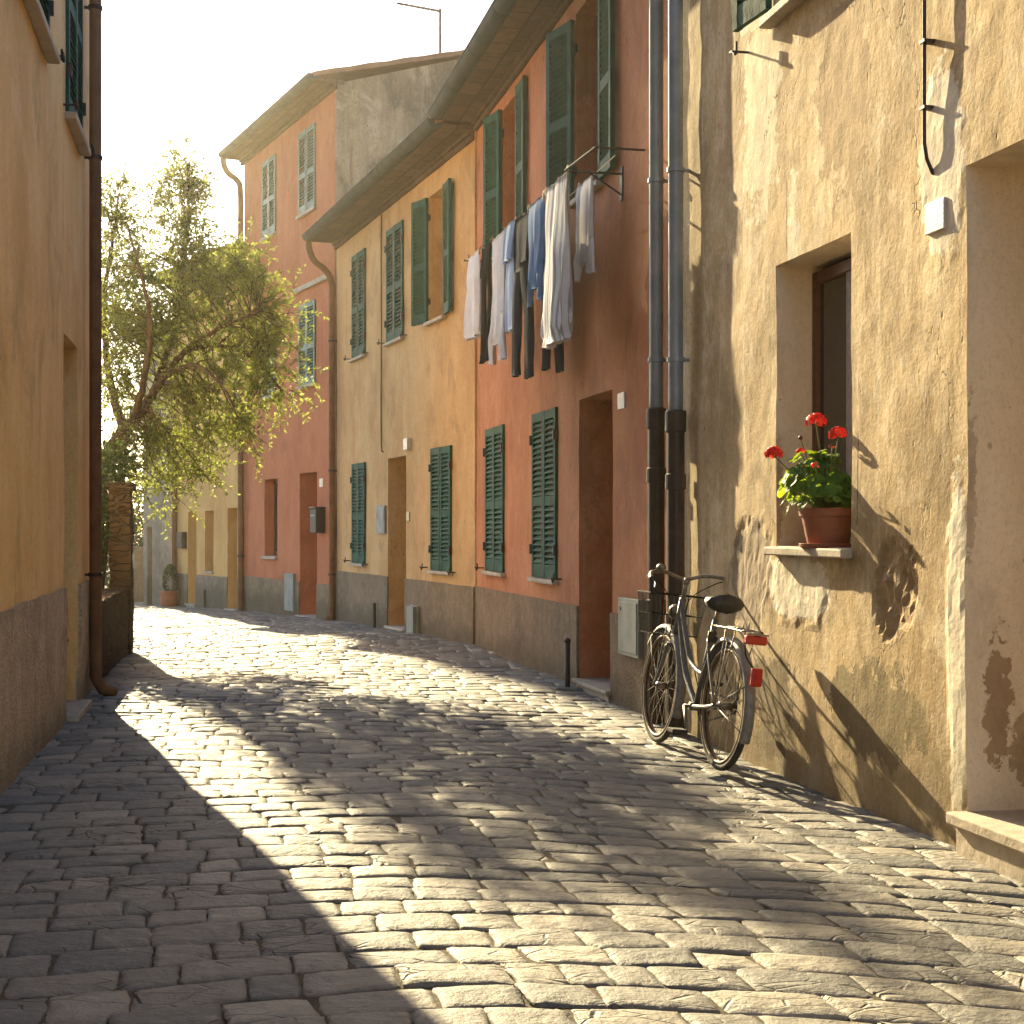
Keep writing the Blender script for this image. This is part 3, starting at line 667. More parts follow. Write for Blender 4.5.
def cobbles():
    ds = .02; S = np.arange(0, 46, ds); Yv = np.zeros_like(S); X = np.zeros_like(S); sl = np.zeros_like(S)
    y, x = 0.4, .98-.2*.4
    for i, s in enumerate(S):
        m = np.interp(y, [0, 14, 18, 23, 27, 30, 34, 40], [-.2, -.205, -.33, -.42, -.52, -.68, -.9, -1.1])
        q = math.sqrt(1+m*m); X[i] = x; Yv[i] = y; sl[i] = math.atan2(1, m)
        x += m/q*ds; y += 1/q*ds
    rows = []; s = .0
    P = {'v': [], 'f': []}; base = 0; V = []; Fq = []
    while s < 40:
        d = rng.uniform(.165, .225)
        t = -4.6 if s > 11.5 else -3.3
        t += rng.uniform(0, .3); tmax = 3.0
        while t < tmax:
            w = rng.uniform(.17, .33) if rng.random() > .12 else rng.uniform(.12, .17)
            g = rng.uniform(.001, .006); gl = rng.uniform(.002, .007)
            nx, ny = (10, 8) if s < 8 else ((7, 6) if s < 15 else (5, 5))
            u = np.linspace(-1, 1, nx); v = np.linspace(-1, 1, ny)
            # crowd the rim so the edge rounds over
            u = np.sign(u)*(1-(1-np.abs(u))**2.5); v = np.sign(v)*(1-(1-np.abs(v))**2.5)
            UU, VV = np.meshgrid(u, v, indexing='ij')
            hw, hd = (w-gl)/2, (d-g)/2
            cr = .5+.5*rng.random()
            rx = 1-.030*cr*(np.abs(VV)**6); ry = 1-.055*cr*(np.abs(UU)**7)
            lw = rng.normal(0, .012, 4)
            tt = t+w/2+UU*hw*rx+(lw[0]*VV)*.35
            sk = rng.normal(0, .026)
            ss = VV*hd*ry*(1+lw[1]*3*UU)+sk*(tt-t-w/2)
            rim = np.maximum(np.abs(UU)**14, np.abs(VV)**14)
            ss = ss+rng.normal(0, .0026, ss.shape); tt = tt+rng.normal(0, .0034, tt.shape)
            z = -.009*rim-.0018*(UU**2+VV**2)*.5+rng.normal(0, .0009, UU.shape)+rng.normal(0, .0024)+UU*rng.normal(0, .0020)+VV*rng.normal(0, .0024)
            top = np.stack([ss.ravel(), tt.ravel(), z.ravel()], 1)
            # skirt
            ring = [(i, 0) for i in range(nx)]+[(nx-1, j) for j in range(1, ny)]+[(i, ny-1) for i in range(nx-2, -1, -1)]+[(0, j) for j in range(ny-2, 0, -1)]
            ri = [i*ny+j for i, j in ring]
            sk_ = top[ri].copy(); sk_[:, 2] = -.05
            vv = np.concatenate([top, sk_]); vv[:, 0] += s+d/2
            V.append(vv); nt = nx*ny; nr = len(ri)
            q = [(base+i*ny+j, base+i*ny+j+1, base+(i+1)*ny+j+1, base+(i+1)*ny+j) for i in range(nx-1) for j in range(ny-1)]
            q += [(base+ri[k_], base+ri[(k_+1) % nr], base+nt+(k_+1) % nr, base+nt+k_) for k_ in range(nr)]
            Fq += q; base += nt+nr
            t += w
        s += d
    V = np.concatenate(V)
    s0, t0 = V[:, 0], V[:, 1]
    bow = np.where(t0 > -1, .10*(t0+1)**2, 0)*np.clip((17-s0)/6, .25, 1)
    # long slow wander of the courses and sag of the bed
    wob = .05*np.sin(t0*1.3+s0*.35)+.03*np.sin(t0*3.1-s0*.9)
    sp = np.clip(s0-bow+wob+.45, 0, 45.9)
    cx = np.interp(sp, S, X); cy = np.interp(sp, S, Yv); an = np.interp(sp, S, sl)
    px = cx+t0*np.sin(an); py = cy-t0*np.cos(an)
    gzv = np.array([gz(y) for y in py])
    camber = .012*np.sin(px*1.1+py*.5)+.010*np.sin(px*2.3-py*1.4)
    W = np.stack([px, py, V[:, 2]+gzv+camber], 1)
    me = bpy.data.meshes.new('cobbled_street'); nf = len(Fq)
    me.vertices.add(len(W)); me.vertices.foreach_set('co', W.ravel())
    fa = np.array(Fq, dtype=np.int32)[:, ::-1]
    me.loops.add(nf*4); me.loops.foreach_set('vertex_index', fa.ravel()); me.polygons.add(nf)
    me.polygons.foreach_set('loop_start', np.arange(0, nf*4, 4, dtype=np.int32)); me.polygons.foreach_set('loop_total', np.full(nf, 4, dtype=np.int32))
    me.polygons.foreach_set('use_smooth', np.ones(nf, dtype=bool)); me.update(calc_edges=True); me.validate()
    me.materials.append(M['cobble'])
    o = link('cobbled_street', me); tag(o, 'street of worn oblong grey cobblestones', kind='structure')
cobbles()
mb = MB(); ysg = list(np.arange(-6, 40, .25))+[44, 50, 60, 80, 120, 200, 400, 900, 3000]; xsg = [-3000, -600, -120, -40, -24]+list(np.arange(-16, 6.1, .35))+[10, 40, 120, 600, 3000]
ysg = [-300, -60, -20, -10]+ysg
v = []
for y in ysg:
    for x in xsg:
        near = -16.2 < x < 6.2 and -6 <= y < 40
        cam = (.012*math.sin(x*1.1+y*.5)+.010*math.sin(x*2.3-y*1.4)+.004*mnoise.noise(Vector((x*4, y*4, 0)))) if near else 0
        v.append((x, y, gz(y)-.0115+cam))
n = len(xsg)
mb.add(v, [(j*n+i, j*n+i+1, (j+1)*n+i+1, (j+1)*n+i) for j in range(len(ysg)-1) for i in range(n-1)])
tag(mb.build('ground', M['dirt'], smooth=True), 'sandy earth bedding the cobbles', kind='structure')

# ------------------------------------------------------------------ low wall and pier on the left
def rubble(name):
    k = NT(name); v = k.vec((1,1,3.0)); dn = k.noise(6, 4, .6, v, col=True)
    vv = k.n('ShaderNodeVectorMath'); vv.operation = 'MULTIPLY_ADD'; k.l(dn, vv.inputs[0]); vv.inputs[1].default_value = (.12,.12,.12); k.l(v, vv.inputs[2])
    e = k.vor(4.6, vv.outputs[0], 'DISTANCE_TO_EDGE'); n = k.noise(14, 6, .65)
    vc = k.n('ShaderNodeTexVoronoi'); vc.inputs['Scale'].default_value = 4.6; k.l(vv.outputs[0], vc.inputs['Vector'])
    hs = k.n('ShaderNodeSeparateColor'); k.l(vc.outputs['Color'], hs.inputs[0])
    c = k.mix(hs.outputs[0], (.095,.066,.040), (.060,.048,.034)); c = k.mix(k.math('MULTIPLY', k.ramp(n, .45, .7), .6), c, (.10,.08,.055))
    c = k.mix(k.ramp(e, .05, .015), c, (.11,.09,.06))
    h = k.math('ADD', k.ramp(e, .0, .12), k.math('MULTIPLY', n, .5))
    return k.done(c, .93, k.bump(h, .9, .05), spec=.2)
M['rubble'] = rubble('rubble_stone')
def rough_block(mb, x0, x1, y0, y1, z0, z1, st=.07, jit=.016, seed=0):
    """a masonry block with dented faces"""
    X = axis(x0, x1, [], st); Y = axis(y0, y1, [], st); Z = axis(z0, z1, [], st)
    def J(p):
        p = Vector(p); return p+mnoise.noise_vector(p*5+Vector((seed, 0, 0)))*jit+mnoise.noise_vector(p*14)*jit*.5
    def face(A, B, fn, flip):
        ids = [[len(mb.v)+i*len(B)+j for j in range(len(B))] for i in range(len(A))]
        for a in A:
            for b_ in B: mb.v.append(tuple(J(fn(a, b_))))
        for i in range(len(A)-1):
            for j in range(len(B)-1):
                q = (ids[i][j], ids[i+1][j], ids[i+1][j+1], ids[i][j+1]); mb.f.append(q[::-1] if flip else q); mb.m.append(mb.cur)
    face(X, Z, lambda a, b_: (a, y0, b_), False); face(X, Z, lambda a, b_: (a, y1, b_), True)
    face(Y, Z, lambda a, b_: (x0, a, b_), True); face(Y, Z, lambda a, b_: (x1, a, b_), False)
    face(X, Y, lambda a, b_: (a, b_, z1), False)
Ln = math.hypot(4.03-3.42, 15.85-12.1)
gw_ = empty('stone_garden_wall', (-3.40, 12.08, 0), math.atan2(15.85-12.08, -4.03+3.40), 'low rubble stone garden wall ending in a tall square pier', 'garden wall')
mb = MB(); rough_block(mb, 0, Ln-.28, .0, .35, -.3, .68, seed=3); mb.build('low_wall', M['rubble'], gw_, smooth=True)
mb = MB(); rough_block(mb, Ln-.28, Ln+.12, -.02, .19, -.3, 1.70, seed=5); rough_block(mb, Ln-.31, Ln+.15, -.05, .22, 1.70, 1.78, seed=6); mb.build('pier', M['rubble'], gw_, smooth=True)

# ------------------------------------------------------------------ foliage
def leafquad(mb, p, d, nrm, L, W):
    d = d.normalized(); s = d.cross(nrm)
    if s.length < 1e-5: s = d.orthogonal()
    s.normalize(); up = s.cross(d)
    a = p; m = p+d*L*.5+up*L*.07; e = p+d*L
    mb.add([a, m-s*W*.5, e, m+s*W*.5], [(0,1,2,3)])
def rv(): 
    v = Vector((random.gauss(0,1), random.gauss(0,1), random.gauss(0,1))); return v.normalized()
M['bark'] = paint('olive_bark', (.095,.070,.048), (.05,.037,.026), .9, .4, (.16,.13,.095), scale=18, bump=.8)
M['olive'] = leafmat('olive_leaf', (.048,.074,.024), (.095,.115,.040), (.46,.52,.11), .55, .46)
tree = empty('olive_tree', (-5.05, 16.9, 0), 0, 'leaning olive tree with dense silvery green crown over the garden wall', 'tree')
TO = Vector((-5.05, 16.9, 0))
TY = 16.9
def tp(px, py, dy=0.0): return at(px, py, TY+dy)*1.0
main = [
  ([tp(88,640), tp(91,560,.1), tp(98,490,.05), tp(110,455), tp(124,432)], .13, .085),
  ([tp(124,432), tp(114,398,.2), tp(106,350,.35), tp(104,300,.45), tp(112,245,.5), tp(119,195,.5)], .062, .012),
  ([tp(124,432), tp(143,410,-.1), tp(163,378,-.2), tp(186,350,-.3), tp(216,330,-.5), tp(258,312,-.6)], .072, .014),
  ([tp(150,400,-.1), tp(168,350,.2), tp(180,300,.3), tp(187,240,.3), tp(189,165,.25)], .045, .008),
  ([tp(186,350,-.3), tp(222,346,-.1), tp(258,360,0), tp(282,392,.1)], .035, .008),
  ([tp(124,432), tp(140,415,.5), tp(160,420,.8), tp(185,448,.9), tp(202,482,.9)], .04, .008),
  ([tp(134,420,-.1), tp(146,370,-.6), tp(150,320,-.9), tp(140,270,-1.0), tp(128,225,-1.0)], .045, .008),
  ([tp(163,378,-.2), tp(195,365,-.8), tp(225,390,-1.0), tp(240,425,-1.0)], .032, .007),
  ([tp(180,300,.3), tp(212,275,.5), tp(240,258,.6)], .025, .006),
]
tb = MB(); skel = []
for pts, r0, r1 in main:
    q = bez(pts, 8); n = len(q)
    q = [p+rv()*min(.012, r0*.2) if 0 < i < n-1 else p for i, p in enumerate(q)]
    rs = [r0+(r1-r0)*(i/(n-1))**.8 for i in range(n)]
    tb.tube([p-TO for p in q], rs, 9); skel += [(p, r) for p, r in list(zip(q, rs))[3:]]
ell = [  # px, py, rx, ry, depth offset, depth radius, weight
  (207,325,98,88,0,.95,3.3), (125,320,44,96,.2,1.0,2.3), (187,215,32,72,.3,.45,1.15), (116,212,26,52,.4,.45,.8), (165,455,66,50,.1,.9,1.7),
  (272,345,38,66,0,.8,1.0), (236,268,50,40,.2,.8,1.0), (222,415,50,50,-.3,.8,1.2), (155,255,40,46,0,.7,.8), (118,420,26,70,.3,.7,.5), (188,165,12,34,.3,.15,.16)]
wt = [e[6] for e in ell]; cb = MB()
def crown_pt():
    e = random.choices(ell, wt)[0]; v = rv()*random.random()**.42
    return tp(e[0]+v.x*e[2], e[1]+v.z*e[3], e[4]+v.y*e[5])
for b_ in range(490):
    tgt = crown_pt()
    near = sorted(random.sample(skel, 40), key=lambda q: (q[0]-tgt).length)[0]
    p0 = near[0]; L = (tgt-p0).length
    mid = (p0+tgt)/2+rv()*L*.12+Vector((0,0,L*.10))
    q = bez([p0, mid, tgt+Vector((0,0,random.uniform(-.12,.05)))], 6); n = len(q)
    r0 = min(near[1]*.6, .006+.008*L)
    cb.cur = 1; cb.tube([p-TO for p in q], [r0*(1-.8*i/(n-1)) for i in range(n)], 4, cap=False)
    for tw in range(random.randint(5, 8)):
        i = random.randint(n//3, n-1); a = q[i]; tdir = (q[min(i+1, n-1)]-q[max(i-1, 0)]).normalized()
        d = (tdir*.7+rv()*.8+Vector((0,0,random.uniform(-.35,.35)))).normalized(); TL = random.uniform(.16, .42)
        pts = [a+d*TL*f_+Vector((0,0,-.16*TL*f_*f_))+rv()*.008 for f_ in (0,.33,.66,1)]
        cb.cur = 1; cb.tube([p-TO for p in pts], [.0035,.003,.0025,.0015], 3, cap=False)
        cb.cur = 0; nl = int(TL/.019)
        for j in range(nl):
            f_ = (j+.5)/nl*.95+.05; pp = a+d*TL*f_+Vector((0,0,-.16*TL*f_*f_))
            ld = (d*.55+rv()*.9).normalized()
            leafquad(cb, pp-TO, ld, rv(), random.uniform(.040,.070), random.uniform(.016,.026))
tb.build('trunk', M['bark'], tree, smooth=True)
cb.build('crown', [M['olive'], M['bark']], tree)

M['ivy'] = leafmat('ivy_leaf', (.018,.045,.016), (.05,.085,.022), (.16,.24,.03), .4, .3)
M['hedge'] = leafmat('hedge_leaf', (.014,.036,.016), (.035,.065,.02), (.10,.16,.03), .4, .25)
def shrub(name, label, cat, base, blobs, n, size, mat, parts=('foliage', 'stem'), group=None):
    r = empty(name, base, 0, label, cat, group); B = Vector(base); f = MB(); st = MB(); ws = [b[3]*b[4]*b[5] for b in blobs]
    for b in blobs:
        for k in range(5):
            e = Vector((b[0], b[1], b[2]))+Vector((random.uniform(-1,1)*b[3], random.uniform(-1,1)*b[4], random.uniform(-.3,.9)*b[5]))*.7
            o = Vector((e.x*.3, e.y*.3, 0))
            st.tube(bez([o, (o+e)/2+rv()*.08, e], 4), [.018-.0018*i for i in range(9)], 5)
    for i in range(n):
        b = random.choices(blobs, ws)[0]; v = rv()*random.random()**.35
        nn = mnoise.noise(Vector((v.x*2+b[0], v.y*2, v.z*2)))
        p = Vector((b[0]+v.x*b[3]*(1+.35*nn), b[1]+v.y*b[4]*(1+.35*nn), b[2]+v.z*b[5]*(1+.35*nn)))
        if p.z < .02: p.z = random.uniform(.02, .3)
        leafquad(f, p, (v+rv()*.9+Vector((0,0,-.3))).normalized(), (v+rv()*.6), random.uniform(.7,1.3)*size, random.uniform(.5,.8)*size)
    f.build(parts[0], mat, r); st.build(parts[1], M['bark'], r, smooth=True)
    return r
shrub('garden_shrub', 'dark green bush behind the low stone wall under the olive', 'bush', (-4.75, 14.9, 0),
      [(0,0,.7,.55,.9,.7), (.1,-.7,1.0,.5,.6,.55), (.15,.7,1.25,.45,.5,.6)], 5200, .075, M['ivy'])
shrub('ivy_clump', 'sunlit ivy spilling over the top of the stone pier', 'ivy', (-4.62, 16.3, 0),
      [(0,0,1.6,.42,.35,.35), (.15,.1,2.0,.35,.35,.25), (-.2,.2,1.0,.35,.3,.8)], 2400, .07, M['ivy'])
shrub('dark_hedge', 'tall dark green hedge over a low wall at the far bend', 'hedge', (-9.25, 36.4, gz(36.4)),
      [(0,0,1.2,.95,.6,1.2), (.1,0,2.6,.85,.6,.9), (-1.2,.3,1.8,1.1,.6,1.8), (-2.6,.5,1.7,1.1,.6,1.7)], 9500, .12, M['hedge'])
lw = MB(); rough_block(lw, -.1, .62, -.2, .2, -.5, 1.2, .12, .02, 9); rough_block(lw, -.16, .68, -.26, .26, 1.2, 1.3, .12, .01, 9)
o = lw.build('boundary_wall', M['greywall'], None, smooth=True, loc=(-9.02, 35.0, gz(35)), rot=(0, 0, R(-40))); tag(o, 'short grey boundary wall with capstone below the dark hedge', 'wall')

# barrel planter by the far pipe
Pp = Hg.w(Hg.s(168.5, .24), -.24, gz(31.8)+.0)
pot = empty('barrel_planter', tuple(Pp), 0, 'round orange terracotta planter on the cobbles by the grey house', 'planter')
m = MB(); m.lathe([(.0,0),(.12,0),(.17,.09),(.18,.20),(.17,.29),(.19,.31),(.19,.35),(.165,.35),(.155,.31),(.0,.30)], 24, cap=False); m.build('pot', M['terracotta'], pot, smooth=True)
m = MB()
for i in range(420):
    v = rv(); leafquad(m, Vector((.04+v.x*.10, v.y*.10, .58+v.z*.26)), (v+Vector((0,0,.5))), rv(), .08, .045)
m.build('foliage', M['hedge'], pot)

# TV antenna on the tall roof
aw = at(440, 42, 25.0)
ant = empty('tv_antenna', (aw.x, aw.y, aw.z-.35), 0, 'thin television aerial on the ridge of the tall red house', 'antenna')
m = MB(); m.tube([(0,0,0), (0,0,.90)], .026, 6); m.build('mast', M['iron'], ant)
m = MB(); m.tube([(.02,0,.86), (-.72,-.05,.98)], .020, 6)
for i in range(7): 
    x = -.05-.1*i; m.tube([(x,-.14,.875+.016*i), (x,.13,.872+.016*i)], .008, 4)
m.build('boom', M['iron'], ant)

# ------------------------------------------------------------------ geranium on the near sill
def gp(a, y, z): return Hn.w(a, y, z)
ga = Hn.s(829, -.06); gl = Hn.w(ga, .055, 1.206)
ger = empty('potted_geranium', tuple(gl), Hn.rz, 'red flowering geranium in a terracotta pot on the stone sill', 'potted plant')
m = MB(); m.lathe([(.0,0),(.135,0),(.142,.005),(.145,.022),(.138,.022),(.134,.010),(.0,.010)], 32, cap=False); m.build('saucer', M['terracotta'], ger, smooth=False, bevel=.002)
m = MB(); m.lathe([(.0,.012),(.100,.012),(.112,.06),(.132,.155),(.136,.158),(.143,.160),(.146,.195),(.140,.200),(.130,.200),(.126,.17),(.0,.165)], 36, cap=False); m.build('pot', M['terracotta'], ger, smooth=False)
k = NT('geranium_leaf'); g = k.n('ShaderNodeNewGeometry'); rr = g.outputs['Random Per Island']
M['gleaf'] = leafmat('geranium_leaf', (.022,.085,.012), (.070,.17,.020), (.40,.55,.03), .6, .42)
M['petal'] = leafmat('scarlet_petal', (.72,.022,.012), (.58,.012,.010), (.75,.04,.01), .5, .3)
M['stemg'] = paint('green_stem', (.12,.19,.05), (.09,.14,.04), .6)
sb, lb_, st = MB(), MB(), MB()
def round_leaf(mb, c, nrm, r):
    nrm = nrm.normalized(); a = nrm.orthogonal().normalized(); b_ = nrm.cross(a); n = 14; vs = [c-nrm*r*.18]; ph = random.random()*6.28
    a, b_ = a*math.cos(ph)+b_*math.sin(ph), b_*math.cos(ph)-a*math.sin(ph)
    ring1 = []; ring2 = []
    for i in range(n):
        t = 2*math.pi*i/n+.22; rad = r*(1+.07*math.cos(t*7))*(1 if .25 < i/n*1 < 1.1 else .95)
        if i in (0, n-1): rad *= .75
        w = .10*r*math.cos(3*t+ph)
        ring1.append(c+(a*math.cos(t)+b_*math.sin(t))*rad*.55-nrm*r*.02); ring2.append(c+(a*math.cos(t)+b_*math.sin(t))*rad+nrm*w)
    v = vs+ring1+ring2
    f = [(0, 1+i, 1+(i+1) % n) for i in range(n)]+[(1+i, 1+n+i, 1+n+(i+1) % n, 1+(i+1) % n) for i in range(n)]
    mb.add(v, f)
for i in range(165):
    v = rv(); v.z = abs(v.z)*1.15-.35
    rad = .55+.45*random.random()**.5
    p = Vector((-.025+v.x*.235*rad, -.05+v.y*.18*rad, .30+v.z*.235*rad))+rv()*.025
    if p.y > .14: p.y = .14
    if p.z < .18: p.z = random.uniform(.17, .24); p += Vector((v.x, min(v.y, 0), 0))*.03
    o = Vector((random.uniform(-.05,.05), random.uniform(-.05,.05), .17))
    st.tube(bez([o, (o+p)/2+Vector((0,0,.03))+rv()*.01, p], 3), .0022, 4, cap=False)
    round_leaf(lb_, p, Vector((v.x*.8, v.y*.8-.25, .55+max(v.z,0)))+rv()*.35, random.uniform(.022,.046))
for (x, y, z, r) in ((-.21,-.13,.20,.034), (-.20,-.12,.235,.03)): round_leaf(lb_, Vector((x,y,z)), Vector((-.3,-1,.3)), r)
lb_.build('foliage', M['gleaf'], ger, smooth=False); 
def floret(mb, c, d, r):
    d = d.normalized(); a = d.orthogonal().normalized(); b_ = d.cross(a); ph = random.random()*6
    for k_ in range(5):
        t = ph+2*math.pi*k_/5; e = a*math.cos(t)+b_*math.sin(t); s = -a*math.sin(t)+b_*math.cos(t)
        mb.add([c, c+e*r*.6-s*r*.42+d*r*.2, c+e*r*1.05-s*r*.22+d*r*.1, c+e*r*1.05+s*r*.22+d*r*.1, c+e*r*.6+s*r*.42+d*r*.2], [(0,1,2,3,4)])
blooms = [(816, 421, -.05, .047, 46), (838, 434, .03, .043, 40), (774, 453.5, -.17, .044, 42), (801, 452, -.06, .026, 14), (815, 466, -.11, .022, 10), (832, 447, .0, .018, 6)]
iv = (Matrix.Translation(gl) @ Matrix.Rotation(Hn.rz, 4, 'Z')).inverted()
for (px, py, off, rad, n) in blooms:
    aa = Hn.s(px, -off); Yw = Hn.Y(px, -off); c0 = iv @ at(px, py, Yw)
    fm = MB()
    for i in range(n):
        v = rv(); v.z = abs(v.z)-.25
        floret(fm, c0+Vector((v.x, v.y, v.z*.95))*rad*1.0, v+rv()*.2, rad*.36)
    fm.build('flower', M['petal'], ger)
    st.tube(bez([(random.uniform(-.04,.04), -.02, .17), (c0.x*.6, c0.y*.6, .17+(c0.z-.17)*.6), (c0.x, c0.y, c0.z-rad*.3)], 5), .0035, 6)
    for i in range(8):
        st.tube([(c0.x, c0.y, c0.z-rad*.5), c0+rv()*rad*.5], .0012, 3, cap=False)
c0 = iv @ at(800.5, 438, Hn.Y(800.5, .05)); st.tube(bez([(-.02,-.02,.17), (c0.x*.7, c0.y*.7, c0.z*.75), c0], 5), .0025, 5)
st.build('stems', M['stemg'], ger, smooth=True)
bd = MB(); bd.lathe([(0,-.012),(.010,-.006),(.012,.004),(.006,.012),(0,.014)], 10, tuple(c0), cap=False); bd.build('bud', M['wood'], ger, smooth=True)

# ------------------------------------------------------------------ bicycle
hd = math.atan2(.977, -.215)
bk = empty('bicycle', (1.105, 8.03, .008), 0, 'old grey step-through bicycle with red rear lamps leaning on the ochre wall', 'bicycle')
bk.rotation_euler = (R(6.0), 0, hd)
M['frame'] = paint('grey_bicycle_paint', (.17,.165,.150), (.115,.11,.10), .42, .35, (.14,.075,.04), metal=.35, scale=25)
M['chrome'] = paint('dull_chrome', (.29,.255,.205), (.18,.15,.115), .42, .45, (.20,.11,.06), metal=.85, scale=30)
M['tyre'] = paint('tyre_rubber', (.028,.024,.021), (.06,.048,.038), .85, .3, (.14,.11,.08), scale=30)
M['tyrewall'] = paint('tan_rim', (.26,.19,.12), (.18,.13,.085), .55, metal=.3, scale=20)
M['saddle'] = paint('black_leather', (.018,.016,.016), (.03,.026,.024), .4, .1, scale=30)
M['redlens'] = paint('red_lens', (.50,.022,.012), (.38,.014,.010), .2, spec=.6)
M['wire'] = paint('black_wire', (.012,.011,.011), rough=.85, spec=.1)
M['fender'] = paint('grey_fender_paint', (.23,.215,.19), (.15,.135,.115), .5, .3, (.16,.09,.05), scale=22)
WR, WB = .345, 1.08
def ring(cx, cz, r, a0=0, a1=360, n=40, y=0.0): return [(cx+r*math.cos(R(a0+(a1-a0)*i/n)), y, cz+r*math.sin(R(a0+(a1-a0)*i/n))) for i in range(n+(0 if a1-a0 == 360 else 1))]
def wheel(cx):
    h = MB(); h.tube([(cx,-.05,WR), (cx,.05,WR)], .010, 8); h.tube([(cx,-.035,WR), (cx,.035,WR)], .022, 10); w = h.build('wheel', M['chrome'], bk, smooth=True)
    t = MB(); t.tube(ring(cx, WR, WR-.019, n=56), .0195, 10, closed=True); t.build('tyre', M['tyre'], w, smooth=True)
    r = MB(); 
    for y in (-.011, .011): r.tube(ring(cx, WR, WR-.045, n=56), .0085, 6, closed=True) if False else r.tube(ring(cx, WR, WR-.044, n=56, y=y), .0085, 6, closed=True)
    r.build('rim', M['tyrewall'], w, smooth=True)
    s = MB()
    for i in range(28):
        a = 2*math.pi*i/28; b_ = a+(.35 if (i//2) % 2 else -.35); y = .03 if i % 2 else -.03
        s.tube([(cx+.02*math.cos(b_), y, WR+.02*math.sin(b_)), (cx+(WR-.045)*math.cos(a), 0, WR+(WR-.045)*math.sin(a))], .0017, 4, cap=False)
    s.build('spokes', M['chrome'], w)
    return w
wheel(0); wheel(WB)
f = MB()
BBp = Vector((.45, 0, .29)); STt = Vector((.265, 0, .80)); HTb = Vector((.915, 0, .64)); HTt = Vector((.85, 0, .885))
f.tube([HTb, HTt], .021, 12)
f.tube(bez([(.875,0,.795), (.78,0,.62), (.66,0,.45), (.45,0,.30)], 8), .0175, 12)
f.tube(bez([(.862,0,.845), (.74,0,.68), (.60,0,.53), (.385,0,.475)], 8), .0145, 12)
f.tube([BBp, STt], .0165, 12)
for y in (-1, 1):
    f.tube(bez([BBp+Vector((0,.025*y,0)), (.2,.035*y,.315), (0,.06*y,.345)], 5), .0105, 8)
    f.tube(bez([(.31,.018*y,.68), (.2,.04*y,.56), (0,.06*y,.345)], 5), .008, 8)
f.tube([(.45,-.038,.29), (.45,.038,.29)], .024, 14)
f.build('frame', M['frame'], bk, smooth=True)
f = MB()
for y in (-1, 1): f.tube(bez([(.925,.045*y,.60), (.95,.05*y,.52), (1.0,.052*y,.43), (WB,.055*y,WR)], 6), [.0125]*10+[.0125-.0006*i for i in range(9)], 8)
f.tube([(.92,-.05,.605), (.92,.05,.605)], .014, 8); f.tube([HTb+Vector((0,0,-.04)), HTb], .017, 10)
f.build('fork', M['frame'], bk, smooth=True)
def fender(name, cx, a0, a1, mat):
    m = MB(); n = 36; v = []; prof = [(-.030,-.012), (-.026,.003), (-.014,.011), (0,.013), (.014,.011), (.026,.003), (.030,-.012)]; q = len(prof)
    for i in range(n+1):
        a = R(a0+(a1-a0)*i/n)
        for rad2 in (0, -.003):
            for (y, dr_) in prof: rr_ = WR+.018+dr_+rad2; v.append((cx+rr_*math.cos(a), y, WR+rr_*math.sin(a)))
    fs = []
    for i in range(n):
        for j in range(q-1):
            b_ = i*2*q; c_ = (i+1)*2*q
            fs += [(b_+j, b_+j+1, c_+j+1, c_+j), (b_+q+j+1, b_+q+j, c_+q+j, c_+q+j+1)]
        fs += [(i*2*q, (i+1)*2*q, (i+1)*2*q+q, i*2*q+q), (i*2*q+q-1, i*2*q+2*q-1, (i+1)*2*q+2*q-1, (i+1)*2*q+q-1)]
    m.add(v, fs)
    for y in (-1, 1):
        for a in ((a0+a1)/2+45, (a0+a1)/2-20, a1-8) if cx == 0 else (a0+12, a0+60):
            m.tube([(cx, .055*y, WR), (cx+(WR+.02)*math.cos(R(a)), .028*y, WR+(WR+.02)*math.sin(R(a)))], .003, 5)
    return m.build(name, M[mat], bk, smooth=True)
fender('rear_fender', 0, 20, 205, 'fender'); fender('front_fender', WB, 40, 205, 'fender')
m = MB(); m.tube([STt-Vector((-.03,0,.08)), (.225,0,.885)], .0125, 10); m.build('seat_post', M['chrome'], bk, smooth=True)
# saddle
m = MB(); v = []; ns, nr = 14, 12
for i in range(ns+1):
    t = i/ns; x = .11+.27*t; w = (.098*(1-t)**.65*(.55+.45*min(1, t*6+.35))+.021) if t < 1 else .01
    if t == 0: w = .055
    zt = .925+.018*(1-t)**2-.01*math.sin(t*3.1); th = .070*(1-t)+.030
    for k_ in range(nr):
        a = 2*math.pi*k_/nr; cy_, sz_ = math.cos(a), math.sin(a)
        v.append((x, w*cy_, zt-th*.5+th*.5*sz_*(1 if sz_ > 0 else 1.2)))
m.add(v, [(i*nr+k_, i*nr+(k_+1) % nr, (i+1)*nr+(k_+1) % nr, (i+1)*nr+k_) for i in range(ns) for k_ in range(nr)]+[tuple(range(nr))[::-1], tuple(ns*nr+k_ for k_ in range(nr))])
sd = m.build('saddle', M['saddle'], bk, smooth=True)
m = MB()
for y in (-1, 1):
    m.tube(bez([(.34,.018*y,.905), (.24,.03*y,.885), (.15,.05*y,.89)], 4), .004, 5)
    m.tube([(.150+.012*math.cos(i*1.2), .05*y+.012*math.sin(i*1.2), .865+.0022*i) for i in range(18)], .0028, 4)
m.build('springs', M['chrome'], sd)
